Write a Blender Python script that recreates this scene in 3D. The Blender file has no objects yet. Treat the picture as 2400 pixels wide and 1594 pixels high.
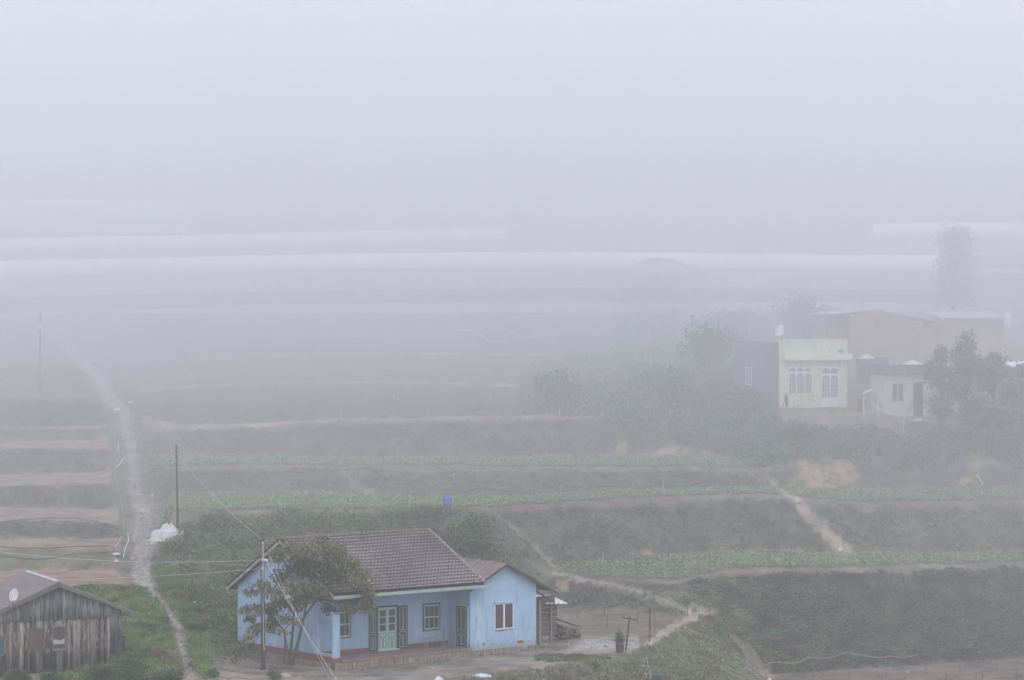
import bpy, math, random
import numpy as np
from mathutils import Vector, Matrix
random.seed(5); rng = np.random.default_rng(5)
S = bpy.context.scene
COL = S.collection
# ---------------------------------------------------------------- camera, sky, sun, exposure
F, YH = 6900.0, 680.0           # focal length and horizon row of the 2400 px wide photograph
cd = bpy.data.cameras.new('camera'); cam = bpy.data.objects.new('camera', cd); COL.objects.link(cam)
cam.location = (0, 0, 0); cam.rotation_euler = (math.pi/2, 0, 0)
cd.sensor_width = 36; cd.lens = F/2400*36; cd.shift_y = -(797-YH)/2400
cd.clip_start = .5; cd.clip_end = 3000
S.camera = cam
SUN_EL, SUN_AZ = math.radians(58), math.radians(-25)
w = bpy.data.worlds.new("World"); S.world = w; w.use_nodes = True
nt = w.node_tree; nt.nodes.clear()
sk = nt.nodes.new('ShaderNodeTexSky'); sk.sky_type = 'NISHITA'; sk.sun_disc = False
sk.sun_elevation = SUN_EL; sk.sun_rotation = SUN_AZ; sk.air_density = 1; sk.dust_density = 4
hs = nt.nodes.new('ShaderNodeHueSaturation'); hs.inputs['Saturation'].default_value = .22
mx = nt.nodes.new('ShaderNodeMix'); mx.data_type = 'RGBA'; mx.inputs[0].default_value = .72   # overcast layer
mx.inputs[7].default_value = (7.3, 7.55, 8.25, 1)
bg = nt.nodes.new('ShaderNodeBackground'); bg.inputs[1].default_value = .15
ou = nt.nodes.new('ShaderNodeOutputWorld')
nt.links.new(sk.outputs[0], hs.inputs['Color']); nt.links.new(hs.outputs[0], mx.inputs[6])
nt.links.new(mx.outputs[2], bg.inputs[0]); nt.links.new(bg.outputs[0], ou.inputs[0])
sd = bpy.data.lights.new('sun', 'SUN'); sd.energy = .8; sd.angle = math.radians(25); sd.color = (1, .97, .93)
sun = bpy.data.objects.new('sun', sd); COL.objects.link(sun)
sun.rotation_euler = (math.pi/2-SUN_EL, 0, math.radians(205)-math.pi)
S.view_settings.view_transform = 'Standard'; S.view_settings.look = 'None'
S.view_settings.exposure = 0.36; S.view_settings.gamma = 1
S.render.engine = 'CYCLES'
cy = S.cycles; cy.max_bounces = 6; cy.diffuse_bounces = 3; cy.volume_bounces = 4; cy.transparent_max_bounces = 12
cy.use_denoising = True; cy.volume_step_rate = 1

# ---------------------------------------------------------------- helpers
def px(x, y, Z): return Vector(((x-1200)/F*Z, Z, -(y-YH)/F*Z))
def tag(o, label=None, cat=None, group=None, kind=None):
    if label: o['label'] = label
    if cat: o['category'] = cat
    if group: o['group'] = group
    if kind: o['kind'] = kind
    return o
def empty(name, loc, rz=0, label=None, cat=None, group=None):
    o = bpy.data.objects.new(name, None); COL.objects.link(o); o.location = loc; o.rotation_euler = (0, 0, rz)
    o.empty_display_size = .3
    return tag(o, label, cat, group)
def link(name, me, parent=None, loc=None, rz=0):
    o = bpy.data.objects.new(name, me); COL.objects.link(o)
    if parent: o.parent = parent
    if loc is not None: o.location = loc
    if rz: o.rotation_euler = (0, 0, rz)
    return o
def copytree(o, parent=None):
    c = o.copy(); COL.objects.link(c)
    if parent: c.parent = parent
    for ch in list(o.children): copytree(ch, c)
    return c
class MB:
    def __init__(s): s.v = []; s.f = []
    def add(s, vs, fs):
        n = len(s.v); s.v += [tuple(v) for v in vs]; s.f += [tuple(i+n for i in f) for f in fs]; return s
    def box(s, a, b):
        x0, x1 = sorted((a[0], b[0])); y0, y1 = sorted((a[1], b[1])); z0, z1 = sorted((a[2], b[2]))
        return s.add([(x0,y0,z0),(x1,y0,z0),(x1,y1,z0),(x0,y1,z0),(x0,y0,z1),(x1,y0,z1),(x1,y1,z1),(x0,y1,z1)],
                     [(0,3,2,1),(4,5,6,7),(0,1,5,4),(1,2,6,5),(2,3,7,6),(3,0,4,7)])
    def tube(s, pts, r, n=6, r2=None):
        pts = [Vector(p) for p in pts]; m = len(pts); rings = []
        for i, p in enumerate(pts):
            d = (pts[min(i+1, m-1)]-pts[max(i-1, 0)]).normalized()
            up = Vector((0,0,1)) if abs(d.z) < .9 else Vector((1,0,0))
            a = d.cross(up).normalized(); b = d.cross(a)
            if isinstance(r, (list, tuple)): rr = r[i]
            else: rr = r if r2 is None else r+(r2-r)*i/(m-1)
            rings.append([p+(a*math.cos(2*math.pi*k/n)+b*math.sin(2*math.pi*k/n))*rr for k in range(n)])
        vs = [q for g in rings for q in g]; fs = []
        for i in range(m-1):
            for k in range(n):
                k2 = (k+1) % n; fs.append((i*n+k, i*n+k2, (i+1)*n+k2, (i+1)*n+k))
        fs.append(tuple(range(n-1, -1, -1))); fs.append(tuple((m-1)*n+k for k in range(n)))
        return s.add(vs, fs)
    def prism(s, poly, d):            # poly: planar 3D points, d: extrusion vector
        n = len(poly); d = Vector(d); P = [Vector(p) for p in poly]
        vs = P+[p+d for p in P]
        return s.add(vs, [tuple(range(n-1, -1, -1)), tuple(range(n, 2*n))]+[(i, (i+1) % n, n+(i+1) % n, n+i) for i in range(n)])
    def lathe(s, prof, c=(0,0,0), n=14):
        vs = []; fs = []
        for r, z in prof: vs += [(c[0]+r*math.cos(2*math.pi*k/n), c[1]+r*math.sin(2*math.pi*k/n), c[2]+z) for k in range(n)]
        for i in range(len(prof)-1):
            for k in range(n): fs.append((i*n+k, i*n+(k+1) % n, (i+1)*n+(k+1) % n, (i+1)*n+k))
        return s.add(vs, fs)
    def build(s, name, mat, parent=None, smooth=False, loc=None, rz=0):
        me = bpy.data.meshes.new(name); me.from_pydata(s.v, [], s.f); me.materials.append(mat); me.validate()
        if smooth: me.polygons.foreach_set('use_smooth', [True]*len(me.polygons))
        return link(name, me, parent, loc, rz)
def npmesh(name, V, Fc, mat, col=None, smooth=False):
    V = np.asarray(V, np.float32); Fc = np.asarray(Fc, np.int32); k = Fc.shape[1]
    me = bpy.data.meshes.new(name); me.vertices.add(len(V)); me.vertices.foreach_set('co', V.ravel())
    me.loops.add(Fc.size); me.loops.foreach_set('vertex_index', Fc.ravel())
    me.polygons.add(len(Fc)); me.polygons.foreach_set('loop_start', np.arange(0, Fc.size, k, dtype=np.int32))
    me.update(calc_edges=True)
    if smooth: me.polygons.foreach_set('use_smooth', np.ones(len(Fc), bool))
    if col is not None:
        a = me.attributes.new('tint', 'FLOAT_COLOR', 'POINT')
        c = np.ones((len(V), 4), np.float32); c[:, :3] = col; a.data.foreach_set('color', c.ravel())
    me.materials.append(mat)
    return me
_ns = {}
def nz(x, y, sc, seed=0):              # smooth pseudo noise in -1..1
    if seed not in _ns:
        r = np.random.default_rng(1000+seed); a = r.uniform(0, 2*np.pi, 9); k = r.uniform(.6, 2.1, 9); p = r.uniform(0, 6.28, 9); _ns[seed] = (a, k, p)
    a, k, p = _ns[seed]; x = np.asarray(x, float)/sc; y = np.asarray(y, float)/sc; o = 0
    for i in range(9): o = o+np.sin((x*np.cos(a[i])+y*np.sin(a[i]))*k[i]*2*np.pi*.7+p[i]+.8*np.sin((y*np.cos(a[i])-x*np.sin(a[i]))*k[i]*2.1+p[i]*2))
    return o/4.2
def sstep(a, b, x): t = np.clip((x-a)/(b-a), 0, 1); return t*t*(3-2*t)

# ---------------------------------------------------------------- materials
def base(name, rough=.8, spec=.2):
    m = bpy.data.materials.new(name); m.use_nodes = True; n = m.node_tree; b = n.nodes['Principled BSDF']
    b.inputs['Roughness'].default_value = rough; b.inputs['Specular IOR Level'].default_value = spec
    return m, n, b
def mat(name, c, c2=None, scale=4, rough=.8, spec=.2, stretch=(1,1,1), bump=0, detail=6, c3=None, s3=.7, t3=.6, metal=0, lo=.35, hi=.65):
    m, n, b = base(name, rough, spec); b.inputs['Metallic'].default_value = metal
    tc = n.nodes.new('ShaderNodeTexCoord'); mp = n.nodes.new('ShaderNodeMapping'); mp.inputs['Scale'].default_value = stretch
    n.links.new(tc.outputs['Object'], mp.inputs[0])
    if c2 is None: c2 = tuple(v*.8 for v in c)
    no = n.nodes.new('ShaderNodeTexNoise'); no.inputs['Scale'].default_value = scale; no.inputs['Detail'].default_value = detail
    n.links.new(mp.outputs[0], no.inputs['Vector'])
    cr = n.nodes.new('ShaderNodeValToRGB'); cr.color_ramp.elements[0].position = lo; cr.color_ramp.elements[1].position = hi
    cr.color_ramp.elements[0].color = (*c, 1); cr.color_ramp.elements[1].color = (*c2, 1)
    n.links.new(no.outputs[0], cr.inputs[0]); out = cr.outputs[0]
    if c3 is not None:
        n3 = n.nodes.new('ShaderNodeTexNoise'); n3.inputs['Scale'].default_value = s3; n3.inputs['Detail'].default_value = 5
        n.links.new(mp.outputs[0], n3.inputs['Vector'])
        r3 = n.nodes.new('ShaderNodeValToRGB'); r3.color_ramp.elements[0].position = t3-.04; r3.color_ramp.elements[1].position = t3+.04
        n.links.new(n3.outputs[0], r3.inputs[0]); mm = n.nodes.new('ShaderNodeMix'); mm.data_type = 'RGBA'
        n.links.new(r3.outputs[0], mm.inputs[0]); n.links.new(out, mm.inputs[6]); mm.inputs[7].default_value = (*c3, 1); out = mm.outputs[2]
    n.links.new(out, b.inputs['Base Color'])
    if bump:
        bu = n.nodes.new('ShaderNodeBump'); bu.inputs['Strength'].default_value = bump; bu.inputs['Distance'].default_value = .05
        n.links.new(no.outputs[0], bu.inputs['Height']); n.links.new(bu.outputs[0], b.inputs['Normal'])
    return m
def leafmat(name, rough=.6, trans=.25):
    m, n, b = base(name, rough, .25); a = n.nodes.new('ShaderNodeAttribute'); a.attribute_name = 'tint'
    n.links.new(a.outputs['Color'], b.inputs['Base Color'])
    t = n.nodes.new('ShaderNodeBsdfTranslucent'); n.links.new(a.outputs['Color'], t.inputs[0])
    mx = n.nodes.new('ShaderNodeMixShader'); mx.inputs[0].default_value = trans
    n.links.new(b.outputs[0], mx.inputs[1]); n.links.new(t.outputs[0], mx.inputs[2])
    n.links.new(mx.outputs[0], n.nodes['Material Output'].inputs[0]); return m
LEAF = leafmat('leaf_surface')
def groundmat():
    m, n, b = base('ground_surface', .9, .15)
    a = n.nodes.new('ShaderNodeAttribute'); a.attribute_name = 'tint'
    we = n.nodes.new('ShaderNodeAttribute'); we.attribute_name = 'wet'
    tc = n.nodes.new('ShaderNodeTexCoord')
    no = n.nodes.new('ShaderNodeTexNoise'); no.inputs['Scale'].default_value = 3.5; no.inputs['Detail'].default_value = 10; no.inputs['Roughness'].default_value = .75
    n.links.new(tc.outputs['Object'], no.inputs['Vector'])
    n2 = n.nodes.new('ShaderNodeTexNoise'); n2.inputs['Scale'].default_value = .55; n2.inputs['Detail'].default_value = 6
    n.links.new(tc.outputs['Object'], n2.inputs['Vector'])
    ad = n.nodes.new('ShaderNodeMath'); ad.operation = 'ADD'; n.links.new(no.outputs[0], ad.inputs[0]); n.links.new(n2.outputs[0], ad.inputs[1])
    mr = n.nodes.new('ShaderNodeMapRange'); mr.inputs[1].default_value = .7; mr.inputs[2].default_value = 1.3; mr.inputs[3].default_value = .5; mr.inputs[4].default_value = 1.5
    n.links.new(ad.outputs[0], mr.inputs[0])
    vm = n.nodes.new('ShaderNodeVectorMath'); vm.operation = 'SCALE'; n.links.new(a.outputs['Color'], vm.inputs[0]); n.links.new(mr.outputs[0], vm.inputs['Scale'])
    n.links.new(vm.outputs[0], b.inputs['Base Color'])
    ro = n.nodes.new('ShaderNodeMapRange'); ro.inputs[3].default_value = .92; ro.inputs[4].default_value = .12
    n.links.new(we.outputs['Fac'], ro.inputs[0]); n.links.new(ro.outputs[0], b.inputs['Roughness'])
    sp = n.nodes.new('ShaderNodeMapRange'); sp.inputs[3].default_value = .1; sp.inputs[4].default_value = .7
    n.links.new(we.outputs['Fac'], sp.inputs[0]); n.links.new(sp.outputs[0], b.inputs['Specular IOR Level'])
    bs = n.nodes.new('ShaderNodeMapRange'); bs.inputs[3].default_value = .8; bs.inputs[4].default_value = .03
    n.links.new(we.outputs['Fac'], bs.inputs[0])
    bu = n.nodes.new('ShaderNodeBump'); bu.inputs['Distance'].default_value = .12
    n.links.new(bs.outputs[0], bu.inputs['Strength']); n.links.new(no.outputs[0], bu.inputs['Height']); n.links.new(bu.outputs[0], b.inputs['Normal'])
    return m

# ---------------------------------------------------------------- terrain: terrace profiles
def q(y, Z): return (Z, -(y-YH)/F*Z)
FRONT = [(1, -2.5), (20, -8), (70, -24), (110, -25.5)]
FAR = [(302, -1.6), (322, .2), (350, 3.6), (395, 9), (480, 18), (650, 33), (780, 39)]
def col(r0, r1, *mid): return [r0, r1]+list(mid)
def T2(y): return (91770/(y-YH), -13.3)
def T3(y): return (82110/(y-YH), -11.9)
GH = q(737, 290)
RIGHT = {
 330: [(125,-21.5), q(1600,145), q(1460,160), q(1385,166), q(1290,172), T2(1203), T2(1160), q(1100,197), T3(1070), q(1012,216), q(918,238), q(838,262), q(792,276), GH],
 450: [(125,-21.5), q(1605,144.5), q(1485,160), q(1400,165), q(1300,171), T2(1202), T2(1156), q(1097,197.5), T3(1067), q(1006,216), q(914,238), q(836,262), q(790,276), GH],
 560: [(125,-21.5), q(1606,143), (160.5,-19.1), q(1420,164), q(1305,170.5), T2(1201), T2(1155), q(1096,198), T3(1067), q(1000,215), q(911,238), q(834,262), q(788,276), GH],
 760: [(125,-22), q(1610,142.5), (165,-19.1), (167.5,-17.8), (172,-15.8), T2(1200), T2(1153), q(1094,199), T3(1074), q(990,214), q(908,238), q(832,262), q(787,276), GH],
 900: [(125,-22.5), q(1608,142.8), (166,-19.1), (168.5,-17.8), (172.5,-15.8), T2(1198), T2(1160), q(1094,199), T3(1073), q(986,213.5), q(905,238), q(831,262), q(787,276), GH],
 1000: [(128,-23), q(1600,144), (167.5,-19.1), (170,-17.8), (173,-15.8), q(1195,178.2), q(1168,188), q(1095,199), T3(1072), q(985,213), q(903,238), q(831,262), q(787,276), GH],
 1150: [(130,-23), q(1581,146.8), (169.5,-19.1), (172,-18), (175.5,-16), q(1192,180), q(1166,189), q(1097,198.5), T3(1072), q(982,213), q(901,238), q(832,262), q(787,276), GH],
 1240: [(132,-23), q(1572,148.2), (173,-19.1), (175.5,-18), (179,-16.4), q(1187,183), q(1163,190.5), q(1098,198.3), T3(1071), q(981,213), q(903,238), q(838,260), q(787,276), GH],
 1320: [(134,-23), q(1559,150.3), q(1425,176.5), q(1348,179), q(1326,182), q(1180,186), q(1159,192), q(1099,198), T3(1070), q(980,213), q(905,236), q(842,258), q(787,276), GH],
 1454: [(138,-23), q(1532,155), q(1432,175), q(1362,178), q(1312,184), q(1172,188), q(1153,194), q(1100,198), T3(1070), q(978,213), q(900,230), q(842,250), q(787,272), GH],
 1530: [(140,-23.2), q(1508,158.8), q(1436,174.2), q(1366,177.5), q(1307,185), q(1168,189), q(1150,195.5), q(1099,198.8), T3(1069), q(990,214.5), q(900,227), q(850,244), q(790,270), GH],
 1590: [(141,-23.2), q(1545,157.5), q(1443,173), q(1369,176.5), q(1302,186), q(1165,190), q(1148,196.5), q(1098,199.5), T3(1070), q(1000,216), q(900,226), q(855,242), q(795,268), GH],
 1640: [(143,-23.2), q(1598,157.5), q(1458,172.3), q(1355,177), q(1299,186.5), q(1164,190.5), q(1147,197), q(1098,199.5), T3(1071), q(1000,215), q(900,225), q(860,240), q(797,268), GH],
 1700: [(144,-23.4), q(1614,160), q(1505,172), q(1344,177.5), q(1296,187), q(1161,191), q(1146,197), q(1100,199.5), T3(1073), q(1000,213), q(930,219), q(870,238), q(800,266), GH],
 1790: [(148,-23.3), q(1615,166), q(1582,172.8), q(1338,179), q(1293,187.5), q(1160,191.5), q(1144,197.5), q(1108,200), q(1080,203), q(985,213), q(958,218), (228,-8.6), q(862,245), GH],
 2015: [(150,-22.8), q(1640,163.3), q(1566,176.5), q(1333,181), q(1299,188), q(1181,193), q(1146,202), q(1075,206), q(1058,208), q(985,213.5), q(962,217), (229,-8.8), q(862,245), GH],
 2220: [(150,-22.8), q(1640,163.3), q(1553,178.6), q(1326,183.5), q(1296,189.5), q(1178,194.5), q(1146,203), q(1085,206.5), q(1060,209), q(1000,214), q(975,217.5), (229,-9), q(862,245), GH],
 2420: [(150,-22.8), q(1640,163.3), q(1539,180.8), q(1319,186), q(1293,191.8), q(1174,196), q(1144,204), q(1090,207), q(1060,210), q(1010,215), q(980,219), (229,-9.2), q(865,245), GH],
}
LEFT = {
 -60: [(125,-21.5), (146,-19.15), (157,-19), q(1376,162.5), q(1337,171), q(1287,173.5), q(1264,180), q(1222,182), q(1192,192), q(1141,194.5), q(1114,205), q(1054,207.5), q(1040,215), q(1008,217), q(1002,219.5), q(944,222), q(928,234), q(864,241), q(857,252), q(796,266), (280,-3.4), (290,-3)],
 120: [(125,-21.5), (146,-19.15), (157,-19), q(1377,162), q(1335,171), q(1283,173.5), q(1261,180), q(1219,182), q(1190,192), q(1137,194.5), q(1110,205), q(1052,207.5), q(1035,215), q(1004,217), q(999,219.5), q(941,222), q(926,234), q(860,241), q(853,252), q(790,266), (280,-3.2), (290,-2.8)],
 262: [(125,-21.5), (146,-19.1), (152,-18.3), q(1379,162), q(1336,171), q(1290,173.5), q(1263,180), q(1226,182), q(1194,192), q(1135,194.5), q(1105,205), q(1054,207.5), q(1028,215), q(1004,217), q(998,219.5), q(943,222), q(930,234), q(862,241), q(856,252), q(790,266), (280,-3.1), (290,-2.7)],
}
PATHP = [(125,-21.5), q(1594,146.5), q(1523,153.5), q(1465,158.5), q(1389,165.5), q(1352,169.5), q(1283,177), q(1193,190), q(1104,201), q(1002,216), q(933,228), q(860,247), q(770,278), (290,-2.8)]
def mk(D):
    xs = sorted(D); return np.array(xs, float), np.array([D[x] for x in xs])      # K, rows, 2
RX, RP = mk(RIGHT); LX, LP = mk(LEFT)
def rows_at(X, P, x):
    x = np.clip(x, X[0], X[-1]); i = np.clip(np.searchsorted(X, x)-1, 0, len(X)-2); t = (x-X[i])/(X[i+1]-X[i])
    t = t*t*(3-2*t)*.5+t*.5
    r = P[i]*(1-t)+P[i+1]*t
    r = r.copy(); wob = nz(x, np.arange(len(r))*37.0, 210, 3); wob2 = nz(x, np.arange(len(r))*53.0, 60, 4)
    s = np.ones(len(r)); s[:3] = 0
    r[:, 0] += (wob*.45+wob2*.22)*s
    return r
def profile(x):
    """heights z(Y), row coordinate for both sets at column x"""
    R = rows_at(RX, RP, x); L = rows_at(LX, LP, x); return R, L
FR = np.array(FRONT); FA = np.array(FAR)
ppY = np.array([p[0] for p in PATHP]); ppz = np.array([p[1] for p in PATHP])
PATHPX = np.array([(444,1571),(428,1523),(415,1465),(383,1418),(356,1389),(330,1352),(335,1312),(341,1259),(334,1239),(339,1193),(316,1155),(314,1104),(306,1053),(296,1002),(288,959),(255,933),(245,900),(210,862),(165,820),(130,790),(108,768)], float)
def cx_of_Y(Y):          # column of the footpath at depth Y
    py = YH-np.interp(Y, ppY, ppz)/Y*F
    return np.interp(-py, -PATHPX[:, 1], PATHPX[:, 0])
def column(x, Y):
    R, L = profile(x)
    def full(P, extra=0):
        ys = np.concatenate([FR[:, 0], P[:, 0], FA[:, 0]]); zs = np.concatenate([FR[:, 1], P[:, 1], FA[:, 1]+extra])
        return np.interp(Y, ys, zs)
    ex = 2.0*sstep(1800, 2150, x)
    zr = full(R, ex); zl = full(L, ex)
    zp = np.interp(Y, np.concatenate([FR[:, 0], ppY, FA[:, 0]]), np.concatenate([FR[:, 1], ppz, FA[:, 1]]))
    cx = cx_of_Y(Y); hw = np.interp(Y, [140, 160, 170, 190, 220, 290], [16, 14, 32, 38, 26, 12])
    wl = 1-sstep(-hw*2.2, -hw, x-cx); wr = sstep(hw, hw*2.0, x-cx); wp = 1-wl-wr
    z = zl*wl+zr*wr+zp*wp
    sr = np.interp(Y, R[:, 0], np.arange(len(R))); sl = np.interp(Y, L[:, 0], np.arange(len(L)))
    return z, sr, sl, wl, wr, wp
XS = np.concatenate([np.arange(-2600, -200, 60), np.arange(-200, 2600, 5), np.arange(2600, 5000, 60)]).astype(float)
YS = np.concatenate([np.arange(1, 110, 6), np.arange(110, 142, 1.2), np.arange(142, 226, .27), np.arange(226, 300, .8), np.arange(300, 400, 4), np.arange(400, 785, 12)])
NX, NY = len(XS), len(YS)
Zg = np.zeros((NX, NY)); SR = np.zeros((NX, NY)); SL = np.zeros((NX, NY)); WL = np.zeros((NX, NY)); WR = np.zeros((NX, NY)); WP = np.zeros((NX, NY))
for i, x in enumerate(XS): Zg[i], SR[i], SL[i], WL[i], WR[i], WP[i] = column(x, YS)
XX, YY = np.meshgrid(XS, YS, indexing='ij')
WXg = (XX-1200)/F*YY
# roughness of the ground: lumps on the banks, less on flats and in the yard
fr_ = SR-np.floor(SR); segR = np.floor(SR).astype(int); segL = np.floor(SL).astype(int)
flatR = np.isin(segR, [1, 3, 5, 7]); flatL = np.isin(segL, [3, 5, 7, 9, 11, 13, 15, 17])
bank = 1-(WL*flatL+WR*flatR+WP*.6)
yard = (YY < 176) & (XX > 560) & (XX < 1620) & (segR == 1)
amp = np.where(yard, .02, .035+.055*bank)
Zg += amp*(nz(WXg, YY*1.0+Zg*2, 2.2, 7)*1.0+nz(WXg, YY+Zg*3, .8, 8)*.6)*np.clip((YY-100)/40, 0, 1)
Zg += .10*bank*nz(WXg, YY*.4, 5.5, 9)*(YY > 175)*(YY < 285)
Zg -= .17*sstep(520,600,XX)*(1-sstep(1290,1400,XX))*sstep(143,148,YY)*(1-sstep(165,170,YY))
PYg = YH-Zg/YY*F                       # image row of each ground point
def ground(X, Y):
    x = np.asarray(X)/np.asarray(Y)*F+1200; i = np.clip(np.searchsorted(XS, x)-1, 0, NX-2); j = np.clip(np.searchsorted(YS, Y)-1, 0, NY-2)
    tx = np.clip((x-XS[i])/(XS[i+1]-XS[i]), 0, 1); ty = np.clip((Y-YS[j])/(YS[j+1]-YS[j]), 0, 1)
    return (Zg[i,j]*(1-tx)*(1-ty)+Zg[i+1,j]*tx*(1-ty)+Zg[i,j+1]*(1-tx)*ty+Zg[i+1,j+1]*tx*ty)
def G(x, y, y0=128, drop=0.0):          # the ground point seen at image point x, y
    Y = np.arange(y0, 700, .1); X = (x-1200)/F*Y; z = ground(X, Y); p = YH-z/Y*F
    k = np.argmax(p <= y) if (p <= y).any() else len(Y)-1
    return Vector((X[k], Y[k], z[k]-drop))
def gz(X, Y): return float(ground(np.array([X]), np.array([Y]))[0])
# albedo of the ground by what grows or lies there
C = np.zeros((NX, NY, 3)); WET = np.zeros((NX, NY))
GR = np.array([.125, .145, .088]); GRD = np.array([.16, .14, .11]); BR = np.array([.195, .155, .130]); SOIL = np.array([.135, .105, .085]); PATHC = np.array([.29, .27, .26]); OC = np.array([.34, .22, .12])
n1 = nz(WXg, YY+Zg*2.2, 4.5, 11); n2 = nz(WXg, YY+Zg*2.2, 1.4, 12)
mixn = np.clip(.5+.45*n1+.35*n2, 0, 1)[..., None]
C[:] = GR*(1-mixn)+GRD*mixn
def put(mask, c, s=1.0):
    global C
    m = np.clip(mask, 0, 1)[..., None]*s; C[:] = C*(1-m)+np.asarray(c)*m
t = fr_
def _ip(poly):
    ins = np.zeros(XX.shape, bool); n = len(poly)
    for k in range(n):
        x1, y1 = poly[k]; x2, y2 = poly[(k+1) % n]
        wx = XX+9*nz(XX, PYg, 30, 91); wy = PYg+3*nz(XX, PYg, 24, 92)
        ins ^= ((y1 > wy) != (y2 > wy)) & (wx < (x2-x1)*(wy-y1)/((y2-y1) if y2 != y1 else 1e-9)+x1)
    return ins
YARD = _ip([(500,1520),(560,1480),(900,1380),(1260,1480),(1350,1492),(1525,1497),(1508,1512),(1480,1530),(1400,1547),(1320,1559),(1240,1571),(1150,1581),(1100,1589),(1050,1610),(480,1640),(535,1560)])
PLOT = _ip([(1330,1422),(1460,1431),(1580,1438),(1603,1450),(1580,1466),(1530,1499),(1440,1502),(1340,1502)])
isr = WR > .5
put(YARD*isr, [.165,.142,.128])
put(YARD*isr*(YY < 165)*np.clip(.5+nz(WXg, YY, 2.5, 13), 0, 1), [.225,.185,.155])
put(PLOT, BR*.85)
put((segR <= 1)*(XX > 1785)*(SR > .4)*1.0, BR*.85)
put((segR == 3)*(XX > 1290)*isr, SOIL); put((segR == 5)*isr, SOIL); put((segR == 7)*(XX < 1770)*isr, SOIL)
for sgm, x0, x1 in ((2, 1450, 9e3), (4, 1180, 9e3), (6, 0, 1800)): put((segR == sgm)*(t > .88)*(XX > x0)*(XX < x1)*isr, BR*.95, .8)
for sgm in (3, 5, 7): put((segR == sgm)*(t < .16)*isr*(XX > (1400 if sgm == 3 else 0)), BR*1.05, .85)
put((segR == 9)*(XX < 1260)*isr, [.115, .12, .09]); put((segR == 9)*(t < .08)*(XX < 1420)*isr, BR*1.3)
put((segR == 10)*(XX < 1300)*isr, [.17, .14, .10]); put((segR == 11)*isr*(XX < 1500), [.10, .12, .075])
isl = WL > .5
put(flatL*isl*(SL > 3), [.27,.20,.155]); put(np.isin(segL, [15, 17])*isl, [.16, .15, .10])
put(((segL == 3) | (segL == 5))*isl, [.25,.185,.14])
def stripe(poly, wd, c, s=1.0, ymin=0, cmix=None, rag=.35):
    global C
    poly = np.array(poly, float); d = np.full(XX.shape, 1e9); W = np.zeros(XX.shape)
    ws = wd if hasattr(wd, '__len__') else [wd]*len(poly)
    for k in range(len(poly)-1):
        a, b = poly[k], poly[k+1]; ab = b-a; tt = np.clip(((XX-a[0])*ab[0]+(PYg-a[1])*ab[1])/(ab@ab), 0, 1)
        dd = np.hypot(XX-a[0]-tt*ab[0], PYg-a[1]-tt*ab[1])-(ws[k]*(1-tt)+ws[k+1]*tt)*.5*(1+rag*nz(XX, PYg, 22, 21)+rag*.6*nz(XX, PYg, 8, 22))
        d = np.minimum(d, dd)
    m = np.clip(.5-d/3.0, 0, 1)*(YY > ymin); put(m, c, s); return m
pw = [16, 12, 12, 12, 16, 46, 50, 50, 52, 46, 30, 26, 22, 22, 26, 36, 30, 26, 24, 20, 14]
stripe([(444,1590)]+[tuple(p) for p in PATHPX[1:]], [p*1.3+5 for p in pw], BR*1.05, .75)
pm = stripe([(446,1590)]+[tuple(p) for p in PATHPX[1:]], [p*.9 for p in pw], PATHC, .95)
stripe([(455,1520), (450,1560), (470,1600)], [8, 40, 60], BR*1.1, .8)
TR = [.27, .23, .195]
stripe([(1132,1188),(1190,1225),(1250,1275),(1290,1325),(1330,1348)], [6, 8, 9, 10, 14], TR, .75)
stripe([(1300,1342),(1327,1350),(1454,1376),(1518,1393),(1581,1417),(1607,1432),(1629,1447),(1600,1458),(1579,1468),(1545,1492),(1515,1510)], [11,11,10,10,10,12,18,11,18,17,14], np.array(TR)*1.15, .95)
stripe([(1620,1420),(1650,1436),(1685,1430)], [14,20,10], TR, .6)
stripe([(1640,1352),(1700,1344),(2015,1326),(2400,1318)], 8, BR, .7)
stripe([(1790,1105),(1812,1135),(1835,1152),(1868,1172),(1900,1210),(1935,1250),(1975,1292),(1995,1302)], [5,7,9,20,28,30,36,30], [.34,.27,.20], .9)
stripe([(795,1108),(822,1125),(850,1150),(862,1160)], [6,10,20,26], TR, .7)
stripe([(1700,1480),(1745,1520),(1775,1560),(1800,1600)], [4,22,34,40], np.array(TR)*.9, .55)
stripe([(300,920),(420,908),(600,898),(900,895),(1100,900),(1210,905)], 5, [.36,.31,.25], .9, rag=.1)
stripe([(200,835),(500,834),(900,828),(1300,832)], 4, [.45,.40,.32], .8, rag=.1)
stripe([(340,990),(450,1005),(560,1000),(700,988)], [22,10,8,6], [.36,.28,.22], .8)
def blob(cx, cy, rx, ry, c, s=1, seed=31, pw=1.0):
    d = 1-((XX-cx)/rx)**2-((PYg-cy)/ry)**2+.9*nz(XX, PYg, 18, seed)+.4*nz(XX, PYg, 7, seed+1)
    put(np.clip(d*2, 0, 1), c, s)
for a in ((1905,1118,52,34), (1975,1112,38,36), (1930,1135,75,18), (1880,1090,12,30), (1457,1050,15,22), (1572,1060,38,14), (1507,1066,14,6), (1660,1058,22,9), (1520,1299,16,10), (1735,1296,3,2), (1805,1098,10,7),
          (2260,1130,18,16), (2285,1085,18,18), (2245,1060,10,24), (1860,1290,30,5), (2040,1292,24,5), (2200,1289,30,5), (2395,1180,14,8), (2130,1575,6,6)): blob(*a, OC*(.9+.2*random.random()), .9)
blob(1325, 1375, 28, 16, [.34,.22,.16], .7); blob(1245,1500,60,10, BR, .6)
blob(2050, 1500, 300, 50, [.175,.155,.115], .5, 41); blob(1880,1420,60,30,[.07,.10,.05],.5,43)
_pn = nz(WXg*3, YY+Zg, 1.0, 95)*.5+nz(WXg, YY*1.5+Zg, .9, 96)*.5
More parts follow.
